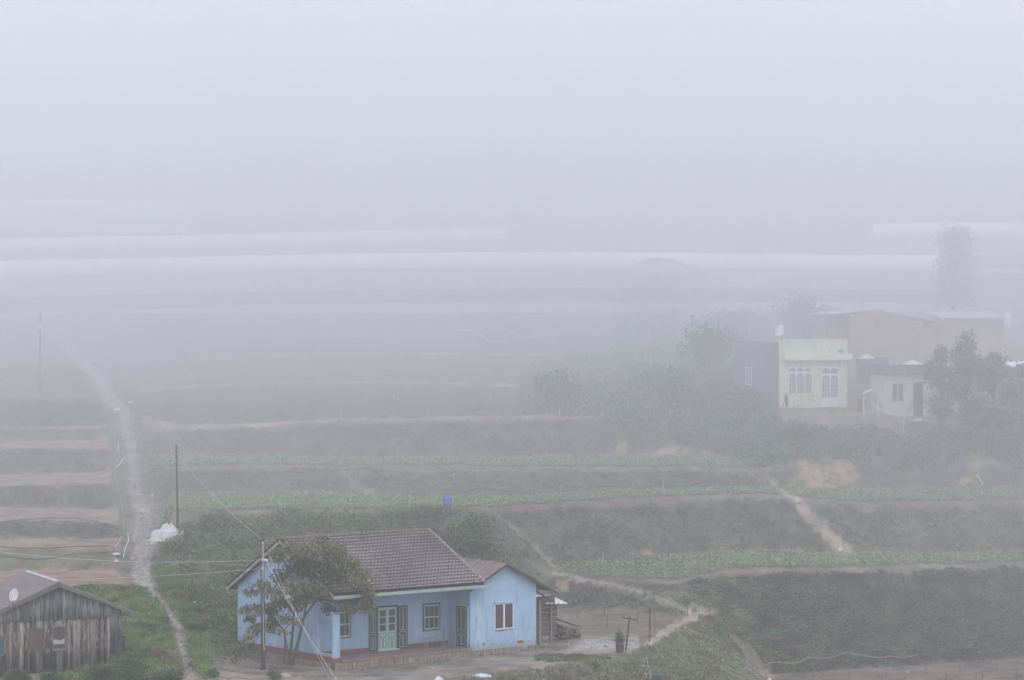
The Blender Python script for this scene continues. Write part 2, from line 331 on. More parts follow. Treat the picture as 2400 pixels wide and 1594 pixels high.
C *= (1+.32*_pn*pm)[..., None]
Zg += -.07*np.exp(-((_pn-.3)/.15)**2)*pm
put(_ip([(1822,948),(2185,952),(2195,988),(2005,1006),(1836,988)]), BR*1.2)
# wet patches in the yard
wet = np.clip((nz(WXg, YY*1.6, 3.2, 51)+.45*nz(WXg, YY*2, .9, 52)+.35)*1.3, 0, 1)*((XX > 800) & (XX < 1500) & (segR == 1) & (YY < 167) & (YY > 147))
mid = np.interp(XX, [780, 1100, 1300, 1400, 1500], [1578, 1545, 1532, 1508, 1500]); wd = np.interp(XX, [780, 1000, 1200, 1400, 1500], [10, 22, 24, 22, 12])
band = np.clip(1.3-np.abs(PYg-mid)/wd, 0, 1); WET = wet*band
put(WET, [.17, .16, .16], .85)
WET = np.maximum(WET, .85*((XX > 1330) & (XX < 1500))*np.clip(1.2-np.abs(PYg-1508)/22, 0, 1)*(segR == 1))
put(((XX > 1330) & (XX < 1500))*np.clip(1-np.abs(PYg-1508)/22, 0, 1)*(segR == 1), [.30, .28, .27], .8)
idx = np.arange(NX*NY).reshape(NX, NY)
Fq = np.stack([idx[:-1, :-1], idx[1:, :-1], idx[1:, 1:], idx[:-1, 1:]], -1).reshape(-1, 4)
gm = groundmat()
gme = npmesh('hillside', np.stack([WXg, YY, Zg], -1).reshape(-1, 3), Fq, gm, np.clip(C, 0, 1).reshape(-1, 3), True)
wa = gme.attributes.new('wet', 'FLOAT', 'POINT'); wa.data.foreach_set('value', WET.astype(np.float32).ravel())
hill = tag(link('hillside', gme), kind='structure')

# ---------------------------------------------------------------- foliage tools
def leaves(pos, size, colr, asp=2.2, droop=.3, jit=.18, fold=True):
    """diamond leaves at pos (n,3); size (n,) ; colours (n,3)"""
    n = len(pos); th = rng.uniform(0, 2*np.pi, n); el = rng.normal(-droop, .55, n)
    d = np.stack([np.cos(th)*np.cos(el), np.sin(th)*np.cos(el), np.sin(el)], -1)
    rr = rng.normal(size=(n, 3)); s = np.cross(d, rr); s /= np.linalg.norm(s, axis=1)[:, None]+1e-9
    L = size[:, None]; Wd = L/asp
    V = np.stack([pos, pos+d*L*.5+s*Wd*.5, pos+d*L, pos+d*L*.5-s*Wd*.5], 1).reshape(-1, 3)
    Fc = np.arange(4*n).reshape(n, 4)
    c = np.clip(colr*(1+rng.normal(0, jit, (n, 1))), .005, 1); return V, Fc, np.repeat(c, 4, 0)
def blades(pos, h, colr, wd=.025, lean=1.3, per=4, jit=.14, hang=False):
    n = len(pos)*per; p = np.repeat(pos, per, 0); hh = np.repeat(h, per)*rng.uniform(.6, 1.15, n); c = np.repeat(colr, per, 0)
    th = rng.uniform(0, 2*np.pi, n); ln = rng.uniform(.1, lean, n); p = p+np.stack([np.cos(th), np.sin(th), 0*th], -1)*rng.uniform(0, .12, n)[:, None]
    if hang: th = rng.normal(-2.05, .55, n); ln = rng.uniform(.5, 1.5, n)
    tip = p+np.stack([np.cos(th)*ln*hh, np.sin(th)*ln*hh, hh*(rng.uniform(-.1, .55, n) if hang else 1)], -1)
    if hang: p = p+np.array([0, 0, .06])
    ph = th+rng.uniform(1, 2, n); s = np.stack([np.cos(ph), np.sin(ph), 0*ph], -1)*(wd*rng.uniform(.6, 1.4, n))[:, None]
    V = np.stack([p-s, p+s, tip], 1).reshape(-1, 3); Fc = np.arange(3*n).reshape(n, 3)
    return V, Fc, np.repeat(np.clip(c*(1+rng.normal(0, jit, (n, 1))), .005, 1), 3, 0)
def merge(parts):
    V = []; Fc = []; Cc = []; o = 0
    for v, f, c in parts: V.append(v); Fc.append(f+o); Cc.append(c); o += len(v)
    return np.concatenate(V), np.concatenate(Fc), np.concatenate(Cc)
def blobpts(c, r, n, shell=.55):        # points in an ellipsoid shell
    d = rng.normal(size=(n, 3)); d /= np.linalg.norm(d, axis=1)[:, None]; rad = rng.uniform(shell, 1, n)**.7
    return np.asarray(c)+d*rad[:, None]*np.asarray(r)
# cells of the ground seen by the camera, for scattering by image area
cellA = np.clip(PYg[:-1, :-1]-PYg[:-1, 1:], 0, None)*(XS[1:]-XS[:-1])[:, None]
xm = XX[:-1, :-1]; ym = PYg[:-1, :-1]
vis = np.minimum.accumulate(PYg, axis=1)[:-1, :-1] >= PYg[:-1, :-1]-3
cellA = cellA*((xm > -220) & (xm < 2600))*(YY[:-1, :-1] > 135)*(YY[:-1, :-1] < 300)*vis
def scatter(mask, n):
    p = (cellA*mask).ravel(); s = p.sum()
    k = rng.choice(len(p), n, p=p/s); i, j = np.unravel_index(k, cellA.shape)
    tx = rng.uniform(0, 1, n); ty = rng.uniform(0, 1, n)
    Y = YS[j]+(YS[j+1]-YS[j])*ty; X = (XS[i]+(XS[i+1]-XS[i])*tx-1200)/F*Y
    return np.stack([X, Y, ground(X, Y)], -1), i, j
def inpoly(x, y, poly):
    ins = np.zeros(np.shape(x), bool); n = len(poly)
    for k in range(n):
        x1, y1 = poly[k]; x2, y2 = poly[(k+1) % n]
        cnd = ((y1 > y) != (y2 > y)) & (x < (x2-x1)*(y-y1)/((y2-y1) if y2 != y1 else 1e-9)+x1); ins ^= cnd
    return ins
# ---- grass on the banks (nobody could count it)
sr_ = SR[:-1, :-1]; sgr = np.floor(sr_); wr_ = WR[:-1, :-1] > .5; wl_ = WL[:-1, :-1] > .5
brg = C[:-1, :-1].sum(-1)
grassy = (brg < .46)*~(YARD | PLOT)[:-1, :-1]*~((sgr <= 1) & (xm > 1800) & (sr_ > .4))*~(np.isin(sgr, [4, 6, 8]) & (sr_-sgr > .87))*~((sgr == 2) & (sr_-sgr > .93) & (xm > 1640))*~((sgr == 3) & (xm > 1400))
bankm = grassy*(((wr_) & np.isin(sgr, [0, 1, 2, 4, 6, 8, 9, 10, 11])) | ((wl_) & ~flatL[:-1, :-1]))
parts = []
def grasspatch(mask, n, h0, h1, pal, seed=61, per=4, wd=.02, lean=1.5, hang=False):
    P, i, j = scatter(mask, n); tt = np.clip(.5+.5*nz(P[:, 0], P[:, 1]+P[:, 2]*2, 3.0, seed)+.25*nz(P[:, 0], P[:, 1]+P[:, 2]*2, .9, seed+1), 0, .999)
    pal = np.array(pal); k = (tt*(len(pal)-1)); a = k.astype(int); fr = (k-a)[:, None]
    c = pal[a]*(1-fr)+pal[np.minimum(a+1, len(pal)-1)]*fr
    return blades(P, rng.uniform(h0, h1, n)*(.6+.8*tt), c, wd, lean, per, hang=hang)
PAL = [(.105,.135,.08), (.135,.175,.10), (.175,.19,.12), (.195,.175,.14), (.165,.15,.125)]
far = YY[:-1, :-1] > 176
parts.append(grasspatch(bankm*(far), 60000, .12, .36, PAL, per=4, wd=.026, hang=True))
bigbank = sstep(1540, 1690, xm)*(ym > 1335)*(ym < 1600)*grassy
parts.append(grasspatch(bigbank, 46000, .12, .36, [(.23,.32,.165),(.28,.37,.19),(.31,.32,.22),(.33,.295,.24),(.28,.265,.22)], 63, wd=.022, hang=True))
parts.append(grasspatch(grassy*sstep(1440, 1520, xm)*(1-sstep(1640, 1800, xm))*sstep(1450,1490,ym), 9000, .07, .24, [(.14,.19,.08),(.20,.22,.11),(.21,.18,.13)], 65))
lush = [(.09,.16,.06), (.16,.26,.09), (.23,.32,.125), (.22,.23,.13)]
parts.append(grasspatch(wl_*(xm > 150)*(xm < 420)*(ym > 1376)*(ym < 1600)*(C[:-1,:-1,0] < .2), 17000, .08, .3, lush, 67, wd=.024))
parts.append(grasspatch(inpoly(xm, ym, [(345,1300),(400,1330),(470,1440),(500,1520),(480,1594),(440,1560),(435,1480),(370,1380)])*1.0*(C[:-1,:-1,0] < .2), 9000, .08, .3, lush, 69))
parts.append(grasspatch(grassy*(xm > 1020)*(xm < 1520)*(ym > 1555), 8000, .07, .22, [(.09,.10,.055),(.15,.15,.09),(.18,.15,.11)], 71))
parts.append(grasspatch((xm > 1250)*(xm < 1430)*(ym > 1535)*(ym < 1552), 900, .05, .12, [(.14,.17,.06),(.12,.14,.06)], 72))
V, Fc, Cc = merge(parts)
tag(link('grass', npmesh('grass', V, Fc, LEAF, Cc)), 'rough grass and weeds covering the terrace banks', 'grass', kind='stuff')
# ---- cabbage beds
def rowpos(x, s):
    R = rows_at(RX, RP, x); k = np.arange(len(R)); return np.interp(s, k, R[:, 0])
def bed(name, seg, x0, x1, t0, t1, label, fade=None, dens=1.0):
    P = []; Cn = []; x = x0
    while x < x1:
        Ya = rowpos(x, seg+t0); Yb = rowpos(x, seg+t1)
        if fade: Ya = Ya+(Yb-Ya)*fade(x)
        Y = Ya+random.random()*.3
        while Y < Yb:
            P.append(((x+random.uniform(-3, 3)-1200)/F*Y, Y)); Y += .34/dens*random.uniform(.8, 1.25)
        x += .34/190*F*random.uniform(.85, 1.15)
    P = np.array(P); P = np.column_stack([P, ground(P[:, 0], P[:, 1])])
    n = len(P); k = 11; pos = np.repeat(P, k, 0); th = rng.uniform(0, 2*np.pi, n*k); ou = rng.uniform(.02, .10, n*k)
    pos = pos+np.stack([np.cos(th)*ou, np.sin(th)*ou, rng.uniform(.02, .16, n*k)], -1)
    el = rng.uniform(.1, 1.1, n*k); d = np.stack([np.cos(th)*np.cos(el), np.sin(th)*np.cos(el), np.sin(el)], -1); s = np.stack([-np.sin(th), np.cos(th), 0*th], -1)
    L = rng.uniform(.10, .19, n*k)[:, None]
    V = np.stack([pos, pos+d*L*.55+s*L*.38, pos+d*L+np.array([0, 0, -.02]), pos+d*L*.55-s*L*.38], 1).reshape(-1, 3)
    tt = .5+.5*nz(pos[:, 0], pos[:, 1], 2.5, 75); c = np.array([.18, .30, .12])*(1-tt[:, None])+np.array([.26, .39, .19])*tt[:, None]
    c = np.clip(c*(1+rng.normal(0, .13, (n*k, 1))), .01, 1)
    return tag(link(name, npmesh(name, V, np.arange(4*n*k).reshape(-1, 4), LEAF, np.repeat(c, 4, 0))), label, 'crops', kind='stuff')
bed('vegetable_bed', 3, 1312, 2560, .13, 1.0, 'broad bed of leafy green vegetables on the lowest terrace above the tall grass bank', fade=None)
bed('vegetable_bed', 5, 385, 1822, .12, .97, 'long bed of leafy green vegetables on the second terrace, behind the blue barrel')
bed('vegetable_bed', 5, 1850, 2560, .12, .97, 'strip of leafy green vegetables below the ochre cliff under the green house')
bed('vegetable_bed', 7, 352, 1755, .18, .95, 'narrow strip of leafy green vegetables on the third terrace from below')
# ---- undergrowth and bushes
def shrubmass(name, polys, label, nb, lpb, rad, pal, lsz=(.12, .24), cat='undergrowth', kind='stuff', minY=0, hs=.7, seed=80):
    m = np.zeros(xm.shape, bool)
    for p in polys: m |= inpoly(xm, ym, p)
    P, i, j = scatter(m*(YY[:-1, :-1] > minY)*1.0, nb); pal = np.array(pal); V = []
    for b in range(nb):
        r = random.uniform(*rad); c = P[b]+np.array([0, 0, r*.25]); n = int(lpb*r*r/(rad[1]**2)*1.4)+12
        pos = blobpts(c, (r, r, r*hs*random.uniform(.8, 1.3)), n, .4)
        g = ground(pos[:, 0], pos[:, 1]); pos = pos[pos[:, 2] > g-.05]
        tt = np.clip(.5+.5*nz(P[b, 0], P[b, 1]+2*P[b, 2], 3.5, seed)+random.gauss(0, .2), 0, .999)*(len(pal)-1); a = int(tt); cc = pal[a]*(1-tt+a)+pal[a+1]*(tt-a)
        V.append(leaves(pos, rng.uniform(*lsz, len(pos)), np.tile(cc, (len(pos), 1)), 1.9))
    V, Fc, Cc = merge(V)
    return tag(link(name, npmesh(name, V, Fc, LEAF, Cc)), label, cat, kind=kind)
UP = [(.085,.125,.06), (.12,.175,.08), (.165,.225,.10), (.14,.16,.09)]
shrubmass('undergrowth', [[(395,1262),(450,1225),(620,1212),(800,1216),(1000,1206),(1060,1215),(1110,1240),(1200,1310),(1240,1345),(1200,1380),(1000,1380),(700,1380),(560,1560),(500,1525),(480,1450),(430,1390),(385,1320)]],
   'dense leafy undergrowth on the bank behind the blue house', 900, 90, (.35, .8), UP)
shrubmass('undergrowth', [[(1440,775),(1500,737),(1975,733),(1975,790),(1800,800),(1700,790),(1560,810),(1420,850)], [(1230,890),(1300,850),(1420,845),(1560,790),(1700,770),(1800,800),(1810,965),(1840,1000),(1950,1015),(2150,1025),(2400,1020),(2400,1110),(2300,1050),(2180,1110),(2030,1080),(1850,1080),(1790,1100),(1700,1060),(1560,1040),(1430,1000),(1400,975),(1230,975)]],
   'tangled scrub spreading over the slope below and beside the green house', 1300, 80, (.4, 1.15), [(.07,.11,.05),(.10,.15,.065),(.15,.22,.09),(.12,.13,.08)], (.16,.32), seed=83)
shrubmass('undergrowth', [[(1060,1225),(1125,1215),(1190,1265),(1265,1345),(1240,1400),(1150,1300)], [(1330,1376),(1454,1398),(1540,1420),(1560,1438),(1460,1428),(1340,1422)]],
   'low weeds on the bank between the wing of the blue house and the footpath', 260, 40, (.10, .24), [(.12,.12,.08),(.15,.14,.10),(.17,.145,.11)], (.06,.12), seed=85)
shrubmass('undergrowth', [[(1640,1350),(2420,1325),(2420,1525),(2015,1560),(1800,1580),(1700,1480)], [(1500,1520),(1640,1460),(1760,1590),(1480,1600)]],
   'scattered weeds growing through the grass of the big bank at the lower right', 330, 30, (.10, .30), [(.18,.28,.13),(.22,.33,.14),(.27,.31,.17),(.26,.25,.18)], (.06, .13), seed=87, hs=.5)
shrubmass('undergrowth', [[(1180,1200),(1790,1170),(1900,1290),(1560,1295),(1330,1320)], [(1900,1190),(2420,1180),(2420,1285),(2010,1290)], [(340,1100),(1740,1105),(1760,1138),(960,1160),(780,1145),(400,1150)], [(420,1010),(720,1000),(1380,990),(1380,1060),(360,1060)], [(0,1058),(255,1056),(255,1100),(0,1105)], [(0,1142),(255,1140),(255,1185),(0,1188)], [(0,1228),(255,1230),(250,1258),(0,1258)]],
   'scattered weeds growing through the grass of the middle banks', 480, 24, (.12, .32), [(.14,.18,.10),(.17,.22,.115),(.20,.22,.13),(.18,.17,.13)], (.08, .16), seed=89, hs=.5)
P_, i_, j_ = scatter((pm[:-1, :-1] > .5)*1.0+(brg > .55)*(ym > 1380)*.6, 3600)
rr_ = rng.uniform(.012, .055, len(P_))*(1+1.2*(rng.random(len(P_)) < .06)); oc = np.array([(1,0,0),(0,1,0),(-1,0,0),(0,-1,0),(0,0,.8),(0,0,-.5)])
Vg = (P_[:, None, :]+oc[None]*rr_[:, None, None]*rng.uniform(.6, 1.4, (len(P_), 6, 1))).reshape(-1, 3)
of = np.array([(0,1,4),(1,2,4),(2,3,4),(3,0,4),(1,0,5),(2,1,5),(3,2,5),(0,3,5)]); Fg = (np.arange(len(P_))[:, None, None]*6+of[None]).reshape(-1, 3)
cg = np.repeat(rng.uniform(.10, .42, (len(P_), 1))*np.array([[1, .95, .9]]), 6, 0)
STM = leafmat('gravel_stone', .9, 0.0)
tag(link('gravel', npmesh('gravel', Vg, Fg, STM, cg)), 'loose gravel scattered over the footpaths and the yard', 'gravel', kind='stuff')
def bush(name, loc, r, n, pal, label, lsz=(.1,.2), lobes=7, cat='bush', flat=.8, group=None, stems=True, asp=2.0):
    loc = Vector(loc); o = empty(name, loc, 0, label, cat, group); pal = np.array(pal); V = []
    for k in range(lobes):
        a = random.uniform(0, 6.28); d = r*random.uniform(.1, .6); c = (math.cos(a)*d, math.sin(a)*d, r*flat*random.uniform(.45, 1.1)); rr = r*random.uniform(.35, .62)
        p = blobpts(c, (rr, rr, rr*.85), n//lobes, .35); p = p[p[:, 2] > -.1]
        V.append(leaves(p, rng.uniform(*lsz, len(p)), np.tile(pal[random.randrange(len(pal))], (len(p), 1)), asp))
    V, Fc, Cc = merge(V); link('foliage', npmesh('foliage', V, Fc, LEAF, Cc), o)
    if stems:
        m = MB()
        for k in range(5):
            a = k*1.26; m.tube([(0,0,-.1), (math.cos(a)*r*.25, math.sin(a)*r*.25, r*.5), (math.cos(a)*r*.5, math.sin(a)*r*.5, r*flat)], .03*r+.005, 5, .008)
        m.build('stem', BARK, o)
    return o
BARK = mat('bark', (.06,.048,.04), (.12,.10,.085), 9, .9, .1, bump=.5)
bush('rounded_bush', G(1090,1300)-Vector((0,0,.2)), 2.1, 4200, UP, 'large rounded bush on the slope just right of the tiled ridge', (.14,.26), 12)
bush('rounded_bush', G(1005,1215)-Vector((0,0,.5)), 1.1, 1200, UP, 'smaller dark bush below the blue barrel', (.14,.24), 7)
BG = [(.05,.085,.028), (.08,.125,.04), (.035,.055,.02), (.12,.155,.055)]
for x, y, r, l in ((40,1605,.75,'low green bush at the foot of the wooden shack, at the lower left corner'), (120,1603,.6,'low green bush below the shack window, left of the bare soil gap'),
                   (235,1607,1.0,'dark leafy bush in the foreground between the shack and the footpath'), (300,1600,1.15,'tall leafy bush beside the shack, nearest the yellow grass'), (385,1612,.95,'low leafy bush just left of the bottom of the footpath')):
    bush('foreground_bush', px(x, y+10, 142.5), r*1.15, 3400, BG, l, (.06,.13), 15, flat=.8)
bush('foreground_bush', G(500,1588)-Vector((0,0,.1)), .5, 500, UP, 'small weedy bush by the stones right of the footpath', (.07,.14))
bush('foreground_bush', G(645,1592)-Vector((0,0,.1)), .55, 900, UP, 'small bush at the foot of the utility pole', (.06,.13))
bush('grass_tuft', G(1397,1556)-Vector((0,0,.05)), .28, 400, [(.20,.26,.05),(.15,.22,.05)], 'bright yellow green tuft on the front edge of the yard', (.08,.16), 4, 'plant', stems=False, asp=4)
bush('yellow_shrub', G(1112,1320)-Vector((0,0,.1)), .45, 350, [(.22,.28,.07),(.17,.24,.07)], 'small pale yellow shrub poking up behind the wing roof', (.08,.16), 4)
bush('grass_tuft', px(146,1592,143), .35, 160, [(.16,.24,.08)], 'arching reed like plant in front of the shack wall', (.2,.45), 2, 'plant', stems=False, asp=9)
bush('grass_tuft', G(376,1545)-Vector((0,0,.05)), .55, 900, [(.26,.17,.09),(.20,.15,.08)], 'patch of dry yellow brown stalks beside the footpath', (.12,.3), 6, 'plant', stems=False, asp=8)
# foggy bushes round the green house
FG = [(.10,.13,.08), (.13,.165,.10), (.11,.135,.085)]
bush('hill_bush', px(1892,800,262), 3.6, 3000, FG, 'wide dark bush rising behind the flat roof of the green house', (.2,.4), 12)
bush('hill_bush', px(1735,838,262), 2.7, 1900, FG, 'dark bush left of the green house beside its narrow side window', (.2,.4), 10)
bush('hill_bush', px(1650,860,232), 3.2, 2400, [(.06,.09,.04),(.09,.14,.06)], 'broad bush on the slope below the spiky plants', (.2,.4), 12)
bush('spiky_plant', px(1690,792,262), 2.0, 700, [(.10,.13,.08),(.08,.11,.06)], 'tall spiky plants standing in front of the long plastic greenhouse', (.5,1.0), 8, 'plant', asp=7)
def tree(name, loc, h, r, pal, label, lobes=16, n=4000, lsz=(.2,.4), crown0=.4, group=None, asp=2.2, cat='tree'):
    o = empty(name, loc, 0, label, cat, group); m = MB(); V = []; pal = np.array(pal)
    m.tube([(0,0,-.3), (.05*h*random.uniform(-1,1)*.3, 0, h*.4), (.1, .05, h*.85)], h*.028, 8, h*.008)
    for k in range(lobes):
        a = random.uniform(0, 6.28); hh = h*random.uniform(crown0, .95); d = r*random.uniform(.15, .8)*math.sin(math.pi*min(1, (hh/h-crown0+.12)/(1.1-crown0)))
        c = Vector((math.cos(a)*d, math.sin(a)*d, hh)); m.tube([(0, 0, hh*.6), c*.6+Vector((0, 0, hh*.3)), c], h*.01, 5, .01)
        rr = r*random.uniform(.25, .6); p = blobpts(c, (rr, rr, rr*random.uniform(.6,1.2)), int(n/lobes*(.5+rr/r)), .05)
        V.append(leaves(p, rng.uniform(*lsz, len(p)), np.tile(pal[random.randrange(len(pal))], (len(p), 1)), asp))
    m.build('trunk', BARK, o); V, Fc, Cc = merge(V); link('crown', npmesh('crown', V, Fc, LEAF, Cc), o); return o
tree('hill_tree', px(2237,742,286), 8.9, 3.1, FG, 'tall tree silhouetted in fog between the two greenhouses on the right', 34, 7600, crown0=.12)
tree('broadleaf_tree', px(2205,985,213), 5.2, 1.5, FG, 'slender tree just right of the small white house', 22, 2500, crown0=.12)
tree('broadleaf_tree', px(2265,990,212), 6.6, 1.7, FG, 'taller tree in front of the red brick house, second right of the white house', 26, 2900, crown0=.15)
tree('broadleaf_tree', px(2330,1000,211), 5.4, 1.9, FG, 'bushy tree near the right edge, in front of the pale roofed shed', 26, 2900, crown0=.05)
tree('broadleaf_tree', px(2392,1000,211), 4.6, 1.7, FG, 'low bushy tree at the right edge of the picture', 22, 2600, crown0=.03)
bush('broad_bush', px(2290,1005,210), 1.8, 1800, FG, 'dense bush at the foot of the trees right of the small white house', (.2,.4), 10)
bush('banana_plant', px(2340,1000,208), 1.7, 160, [(.14,.18,.09),(.11,.15,.07)], 'banana plant with long pale leaves below the right hand trees', (.7,1.3), 4, 'plant', asp=5)
bush('slope_bush', px(1300,960,222), 2.6, 2000, [(.07,.11,.045),(.10,.16,.06)], 'broad pale bush at the left end of the scrub slope', (.2,.35), 12)
bush('slope_bush', px(1560,960,220), 2.8, 2600, [(.07,.12,.05),(.10,.17,.07)], 'large pale green bush in the middle of the scrub slope', (.2,.35), 12)
bush('slope_bush', px(1880,1060,208), 1.9, 1500, FG, 'dark bush on the cliff edge just below the green house yard', (.16,.3), 10)

# ---------------------------------------------------------------- blue house
BLUE = mat('blue_limewash', (.34,.485,.67), (.30,.435,.61), 1.3, .85, .15, c3=(.39,.52,.66), s3=.9, t3=.62, bump=.08)
def grime(m, z0, c=(.22,.19,.16)):      # mud splash along the foot of a wall and run-off streaks, as stains of their own shape
    n = m.node_tree; b = n.nodes['Principled BSDF']; src = b.inputs['Base Color'].links[0].from_socket
    tc = n.nodes.new('ShaderNodeTexCoord'); sx = n.nodes.new('ShaderNodeSeparateXYZ'); n.links.new(tc.outputs['Object'], sx.inputs[0])
    mp = n.nodes.new('ShaderNodeMapping'); mp.inputs['Scale'].default_value = (5, 5, .55); n.links.new(tc.outputs['Object'], mp.inputs[0])
    no = n.nodes.new('ShaderNodeTexNoise'); no.inputs['Scale'].default_value = 1; no.inputs['Detail'].default_value = 7; n.links.new(mp.outputs[0], no.inputs['Vector'])
    r = n.nodes.new('ShaderNodeMapRange'); r.inputs[1].default_value = .5; r.inputs[2].default_value = .78; r.inputs[3].default_value = 0; r.inputs[4].default_value = .7; n.links.new(no.outputs[0], r.inputs[0])
    n5 = n.nodes.new('ShaderNodeTexNoise'); n5.inputs['Scale'].default_value = 6; n5.inputs['Detail'].default_value = 8; n.links.new(tc.outputs['Object'], n5.inputs['Vector'])
    h = n.nodes.new('ShaderNodeMapRange'); h.inputs[1].default_value = z0; h.inputs[2].default_value = z0+.9; h.inputs[3].default_value = .34; h.inputs[4].default_value = -.15; n.links.new(sx.outputs[2], h.inputs[0])
    a = n.nodes.new('ShaderNodeMath'); a.operation = 'ADD'; n.links.new(n5.outputs[0], a.inputs[0]); n.links.new(h.outputs[0], a.inputs[1])
    r2 = n.nodes.new('ShaderNodeMapRange'); r2.inputs[1].default_value = .58; r2.inputs[2].default_value = .85; r2.inputs[3].default_value = 0; r2.inputs[4].default_value = .75; n.links.new(a.outputs[0], r2.inputs[0])
    mxx = n.nodes.new('ShaderNodeMath'); mxx.operation = 'MAXIMUM'; n.links.new(r.outputs[0], mxx.inputs[0]); n.links.new(r2.outputs[0], mxx.inputs[1])
    m2 = n.nodes.new('ShaderNodeMix'); m2.data_type = 'RGBA'; n.links.new(mxx.outputs[0], m2.inputs[0]); n.links.new(src, m2.inputs[6]); m2.inputs[7].default_value = (*c, 1); n.links.new(m2.outputs[2], b.inputs['Base Color'])
grime(BLUE, -.1, (.24,.26,.27))
RED = mat('red_plinth_paint', (.24,.10,.09), (.18,.08,.075), 3)
STONE = mat('plinth_stone', (.30,.25,.19), (.16,.135,.11), 5, bump=.4)
TILEF = mat('porch_floor_tile', (.23,.145,.13), (.19,.13,.115), 3, .45, .4)
MINT = mat('mint_paint', (.33,.52,.46), (.40,.58,.52), 6, .6); DGREEN = mat('dark_green_paint', (.022,.055,.058), (.035,.075,.072), 5, .6)
def glassmat(name, c=(.05,.045,.055)):
    m, n, b = base(name, .12, .6); b.inputs['Base Color'].default_value = (*c, 1); return m
GLASS = glassmat('window_pane', (.07,.055,.06)); WHITE = mat('white_paint', (.78,.78,.80), (.68,.68,.70), 5, .6)
GUT = mat('gutter_paint', (.42,.55,.52), (.34,.46,.44), 4, .6)
DARKWOOD = mat('dark_wood', (.10,.075,.06), (.06,.045,.04), 7, .85, stretch=(1,1,.3))
TIN = mat('rusty_tin', (.135,.095,.105), (.19,.14,.155), 2.2, .7, .3, c3=(.30,.24,.25), s3=.5, t3=.66)
BRICKP = mat('exposed_brick', (.28,.09,.07), (.20,.07,.06), 12, .9)
A = .657; OX, OZ = -9.109, -18.876; HW = 3.238
house = empty('blue_house', (OX, 150, OZ), A, 'light blue house with brown tiled roof, open green shutters and a gabled wing', 'house')
W_, WG, LL = 8.718, 4.426, 9.062; RV, RH = 4.48, HW+2.632; EH = 3.42
def tilt(v): return EH+(RH-EH)*(v+.5)/(RV+.5) if v <= RV else RH+(HW-.25-RH)*(v-RV)/(LL+.585-RV)
def HU(xp, v):     # image column -> house u on plane v
    k = (xp-1200)/F; ca, sa = math.cos(A), math.sin(A); return (k*(150+v*ca)-(OX-v*sa))/(ca-k*sa)
def HV(xp, u):
    k = (xp-1200)/F; ca, sa = math.cos(A), math.sin(A); return (OX+u*ca-k*(150+u*sa))/(sa+k*ca)
def HH(yp, u, v): Y = 150+u*math.sin(A)+v*math.cos(A); return -(yp-YH)/F*Y-OZ
TW = .18
# walls (one mesh): left gable wall with porch side panel, front wall, right wall, back wall
m = MB()
vm = 1.55
m.prism([(0,vm,-.25),(0,LL,-.25),(0,LL,tilt(LL)-.12),(0,RV,RH-.14),(0,vm,tilt(vm)-.12)], (TW,0,0))          # gable
m.prism([(0,1.43,-.25),(0,vm-.001,-.25),(0,vm-.001,2.95),(0,1.43,2.9)], (TW,0,0))
m.prism([(0,.0,-.25),(0,.14,-.25),(0,.14,2.42),(0,0,2.3)], (TW,0,0))
m.prism([(0,.141,2.05),(0,1.429,2.05),(0,1.429,2.9),(0,.9,2.78),(0,.141,2.42)], (TW,0,0))
m.box((0,.141,-.25),(TW,1.429,.28))
m.box((TW+.001,0,-.25),(.42,.16,2.32))
m.box((TW+.001,2.0,-.25),(W_,2.18,3.55)); m.box((W_-.18,2.181,-.25),(W_,LL,HW-.1)); m.box((TW,LL-.18,-.25),(W_,LL-.001,HW-.1))
m.build('wall', BLUE, house)
for a_, b_ in (((-.012,.19,-.2),(-.001,LL,.17)), ((.42,1.985,.001),(HU(863,2),1.999,.2)), ((HU(956,2),1.985,.001),(W_-.01,1.999,.2)), ((-.012,-.012,-.22),(.432,.17,.1)), ((W_-.012,0.02,.001),(W_-.001,HV(1097,W_),.2))): MB().box(a_, b_).build('plinth_band', RED, house)
# porch floor and stone edge
m = MB(); m.box((.43,-.18,-.12),(W_,1.98,0)); m.build('porch_floor', TILEF, house)
m = MB(); u = -.05
while u < W_+WG+.05:
    wd = random.uniform(.16,.36); m.box((u, -.26+random.uniform(-.02,.02) if u < W_ else -.14+random.uniform(-.02,.02), -.55),(min(u+wd, W_+WG+.1)-.025, .1 if u > W_ else -.181, -.125-random.uniform(0,.02) if u < W_ else -.16)); u += wd
m.build('stone_edge', STONE, house)
m = MB(); m.box((-.05,-.02,-.6),(-.013,LL+.02,-.21)); m.build('foundation', STONE, house)
